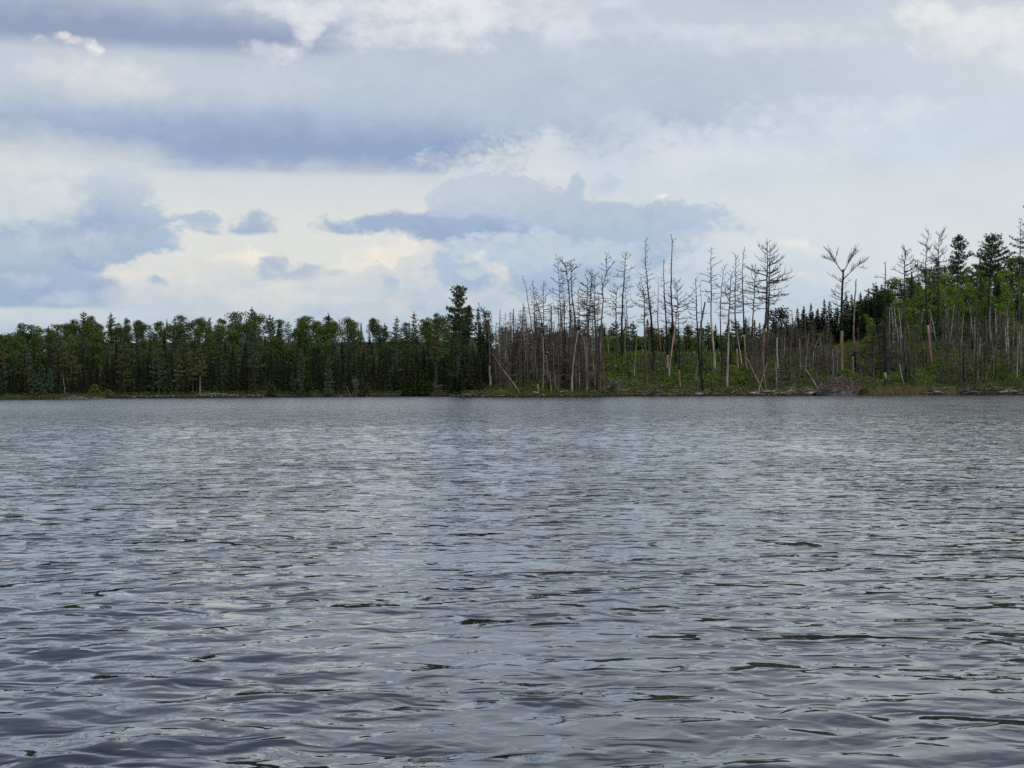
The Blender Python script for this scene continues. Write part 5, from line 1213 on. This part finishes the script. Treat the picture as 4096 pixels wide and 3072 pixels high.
# leaning and crossed poles
for lb, w, dia, bk in [('pale pole leaning left across the crossed poles', [(2985, 1424), (3020, 1498), (3055, 1570)], .22, 'pale'), ('pale pole leaning right, front of the crossed poles', [(3069, 1452), (3050, 1512), (3031, 1574)], .22, 'tan'), ('upright pale pole behind the crossed poles', [(3052, 1412), (3056, 1490), (3064, 1561)], .20, 'pale'), ('short leaning pale stump left of the crossed poles', [(3026, 1512), (3018, 1546)], .26, 'pale'),
                       ('thick pale pole leaning left right of the forked birch', [(3222, 1476), (3245, 1510), (3276, 1561)], .28, 'pale'), ('thin dark pole leaning left behind the fallen logs', [(3172, 1480), (3185, 1530), (3200, 1562)], .18, 'grey'), ('tan pole leaning left over the stick mound, right one', [(3378, 1500), (3390, 1545), (3406, 1573)], .22, 'red'), ('pale pole leaning left over the stick mound, left one', [(3341, 1508), (3350, 1535), (3357, 1560)], .22, 'pale'),
                       ('pale pole leaning right beside the thick burnt trunk', [(2886, 1430), (2868, 1490), (2850, 1556)], .22, 'grey'), ('thin bent pole leaning right under the thick burnt trunk', [(2862, 1520), (2852, 1560), (2836, 1580)], .2, 'char'), ('pale stick leaning right at the foot of the pale curving trunk', [(2343, 1500), (2330, 1552)], .14, 'pale'), ('pale pole slanting left from the trunk by the reddish stone', [(2672, 1477), (2706, 1510)], .14, 'grey'),
                       ('thin black pole standing on the green slope below the boulders', [(2462, 1395), (2470, 1450), (2477, 1510)], .15, 'char'), ('thin pale pole on the green slope left of the reddish trunk', [(2547, 1350), (2540, 1450), (2532, 1546)], .12, 'pale'), ('white birch pole slanting left above the reeds', [(3598, 1455), (3606, 1500), (3618, 1545)], .14, 'birch'), ('dark stem with drooping twigs right of the hooked dead pine', [(3634, 1420), (3637, 1480), (3639, 1545)], .18, 'char'),
                       ('grey leaning trunk crossing the bushes under the live pines', [(3862, 1408), (3880, 1460), (3902, 1520)], .24, 'grey'), ('black stem bending out over the water by the reeds', [(3902, 1480), (3903, 1520), (3893, 1576)], .2, 'char'), ('thin black stem right of the leaning grey trunk', [(3908, 1330), (3904, 1430), (3905, 1500)], .2, 'char'), ('black stem in the bushes near the right edge', [(3985, 1420), (3982, 1470), (3980, 1522)], .2, 'char'),
                       ('black stem below the forked birch', [(3923, 1440), (3922, 1480), (3921, 1515)], .16, 'char'), ('thin tan sapling pole left of the heavy leaning trunk', [(2083, 1500), (2072, 1530), (2064, 1552)], .14, 'tan'), ('short tan post near the water below the bare tan foot', [(2200, 1490), (2203, 1530), (2204, 1570)], .24, 'tan'), ('orange tan post left of the pale curving trunk', [(2223, 1480), (2224, 1530), (2226, 1565)], .28, 'tan'), ('grey post next to the orange tan post', [(2234, 1420), (2234, 1500), (2234, 1570)], .2, 'grey'),
                       ('thin pole between the short black stump and the hill bushes', [(3267, 1400), (3268, 1480), (3270, 1540)], .18, 'char'), ('short black stump above the low round bush', [(3466, 1492), (3467, 1506)], .34, 'char'), ('thin tan pole left of the vase-shaped pine', [(3352, 1380), (3348, 1430), (3346, 1470)], .16, 'tan')]:
    D('leaning_pole' if 'lean' in lb or 'slant' in lb else 'dead_pole', lb, w, dia, bk, 'stub', 5, .8, .3, 1.0, tip=.45, group='bare poles of the burnt point', cat='dead pole')

# twisted driftwood roots
def roots(label, px, py, size, seed):
    p = ground_at(px, py); rg = random.Random(seed); e = empty('driftwood_root', p); mb = MB(); mb2 = MB()
    mb.tube([V3((-.5 * size, 0, .1)), V3((0, 0, .28 * size)), V3((.55 * size, .1, .15))], [.12 * size, .2 * size, .1 * size], 7)
    for _ in range(12): branch(mb2, V3((rg.uniform(-.3, .4) * size, 0, .2 * size)), (rdir(rg) + V3((0, 0, .5))).normalized(), rg.uniform(.4, .9) * size, .05, rg, 2, .1, .5)
    link('stump', mb.mesh('stump', M['darkgrey'], True), e); link('roots', mb2.mesh('roots', M['grey']), e); tag(e, label, 'driftwood', 'driftwood roots on the shore')
roots('dark driftwood roots on the shore between two pale stones', 2628, 1574, 1.6, 1); roots('driftwood roots left of the bright white flat rock', 2745, 1580, 1.0, 2); roots('grey root tangle below the forked reddish pine', 2420, 1574, 1.4, 3); roots('pale root tangle right of the reeds', 3728, 1570, 1.8, 4); roots('grey root tangle at the shore below the left live pine', 3862, 1572, 2.0, 5)
# a pale dead shrub lying on the slope
D('dead_shrub', 'pale spreading dead shrub lying low left of the green slope', [(2450, 1538), (2457, 1552), (2460, 1568)], .16, 'grey', 'crook', 46, 1.8, .0, 1.0, twig='paletwig', group='dead shrubs of the point', cat='dead shrub', twigs=8, zsink=.2)

# mound of sticks, like an old beaver lodge
p0 = ground_at(3360, 1575); mound = empty('stick_mound', p0); rg = random.Random(8)
def stick(mb, rg, k=1.0, r=.04):
    a = rg.uniform(-1, 1); b = rg.uniform(-.8, .8); q = max(0.0, 1 - a * a * .9 - b * b * .8)
    c = V3((a * 3.6, b * 2.2, 2.7 * q * rg.uniform(.75, 1.0)))
    d = V3((rg.uniform(-1, 1) - a * .5, rg.uniform(-.6, .6), rg.uniform(-.5, .5) - .5 * abs(a))).normalized(); l = rg.uniform(.7, 1.9) * k
    mb.tube([c - d * l * .5, c, c + d * l * .5 + V3((0, 0, rg.uniform(-.15, .1)))], [r, r * .9, r * .5], 4, cap=False)
core = MB()
for i in range(9):
    z0, z1 = i / 9, (i + 1) / 9
ringm = MB(); rings = []
for j in range(7):
    t = j / 6; rr = math.sqrt(max(0.02, 1 - t ** 1.6)); rings.append([V3((3.5 * rr * math.cos(k / 16 * 6.283) * rg.uniform(.85, 1.1), 2.0 * rr * math.sin(k / 16 * 6.283) * rg.uniform(.85, 1.1), 2.25 * t - .3 + rg.uniform(-.1, .1))) for k in range(16)])
for j in range(6):
    for k in range(16): ringm.quad(rings[j][k], rings[j][(k + 1) % 16], rings[j + 1][(k + 1) % 16], rings[j + 1][k])
link('mound_core', ringm.mesh('mound_core', M['firtwig']), mound)
mb = MB()
for _ in range(420): stick(mb, rg, 1.0, .035)
tag(link('small_sticks', mb.mesh('small_sticks', M['firtwig']), mound), kind='stuff')
for _ in range(46):
    mb = MB(); stick(mb, rg, 1.7, .06); link('stick', mb.mesh('stick', M[rg.choice(('grey', 'pale', 'darkgrey', 'tan'))], True), mound)
tag(mound, 'big mound of grey sticks heaped at the shore, like a beaver lodge', 'stick mound')
print('spruces', n_spr, 'objects', len(bpy.data.objects))
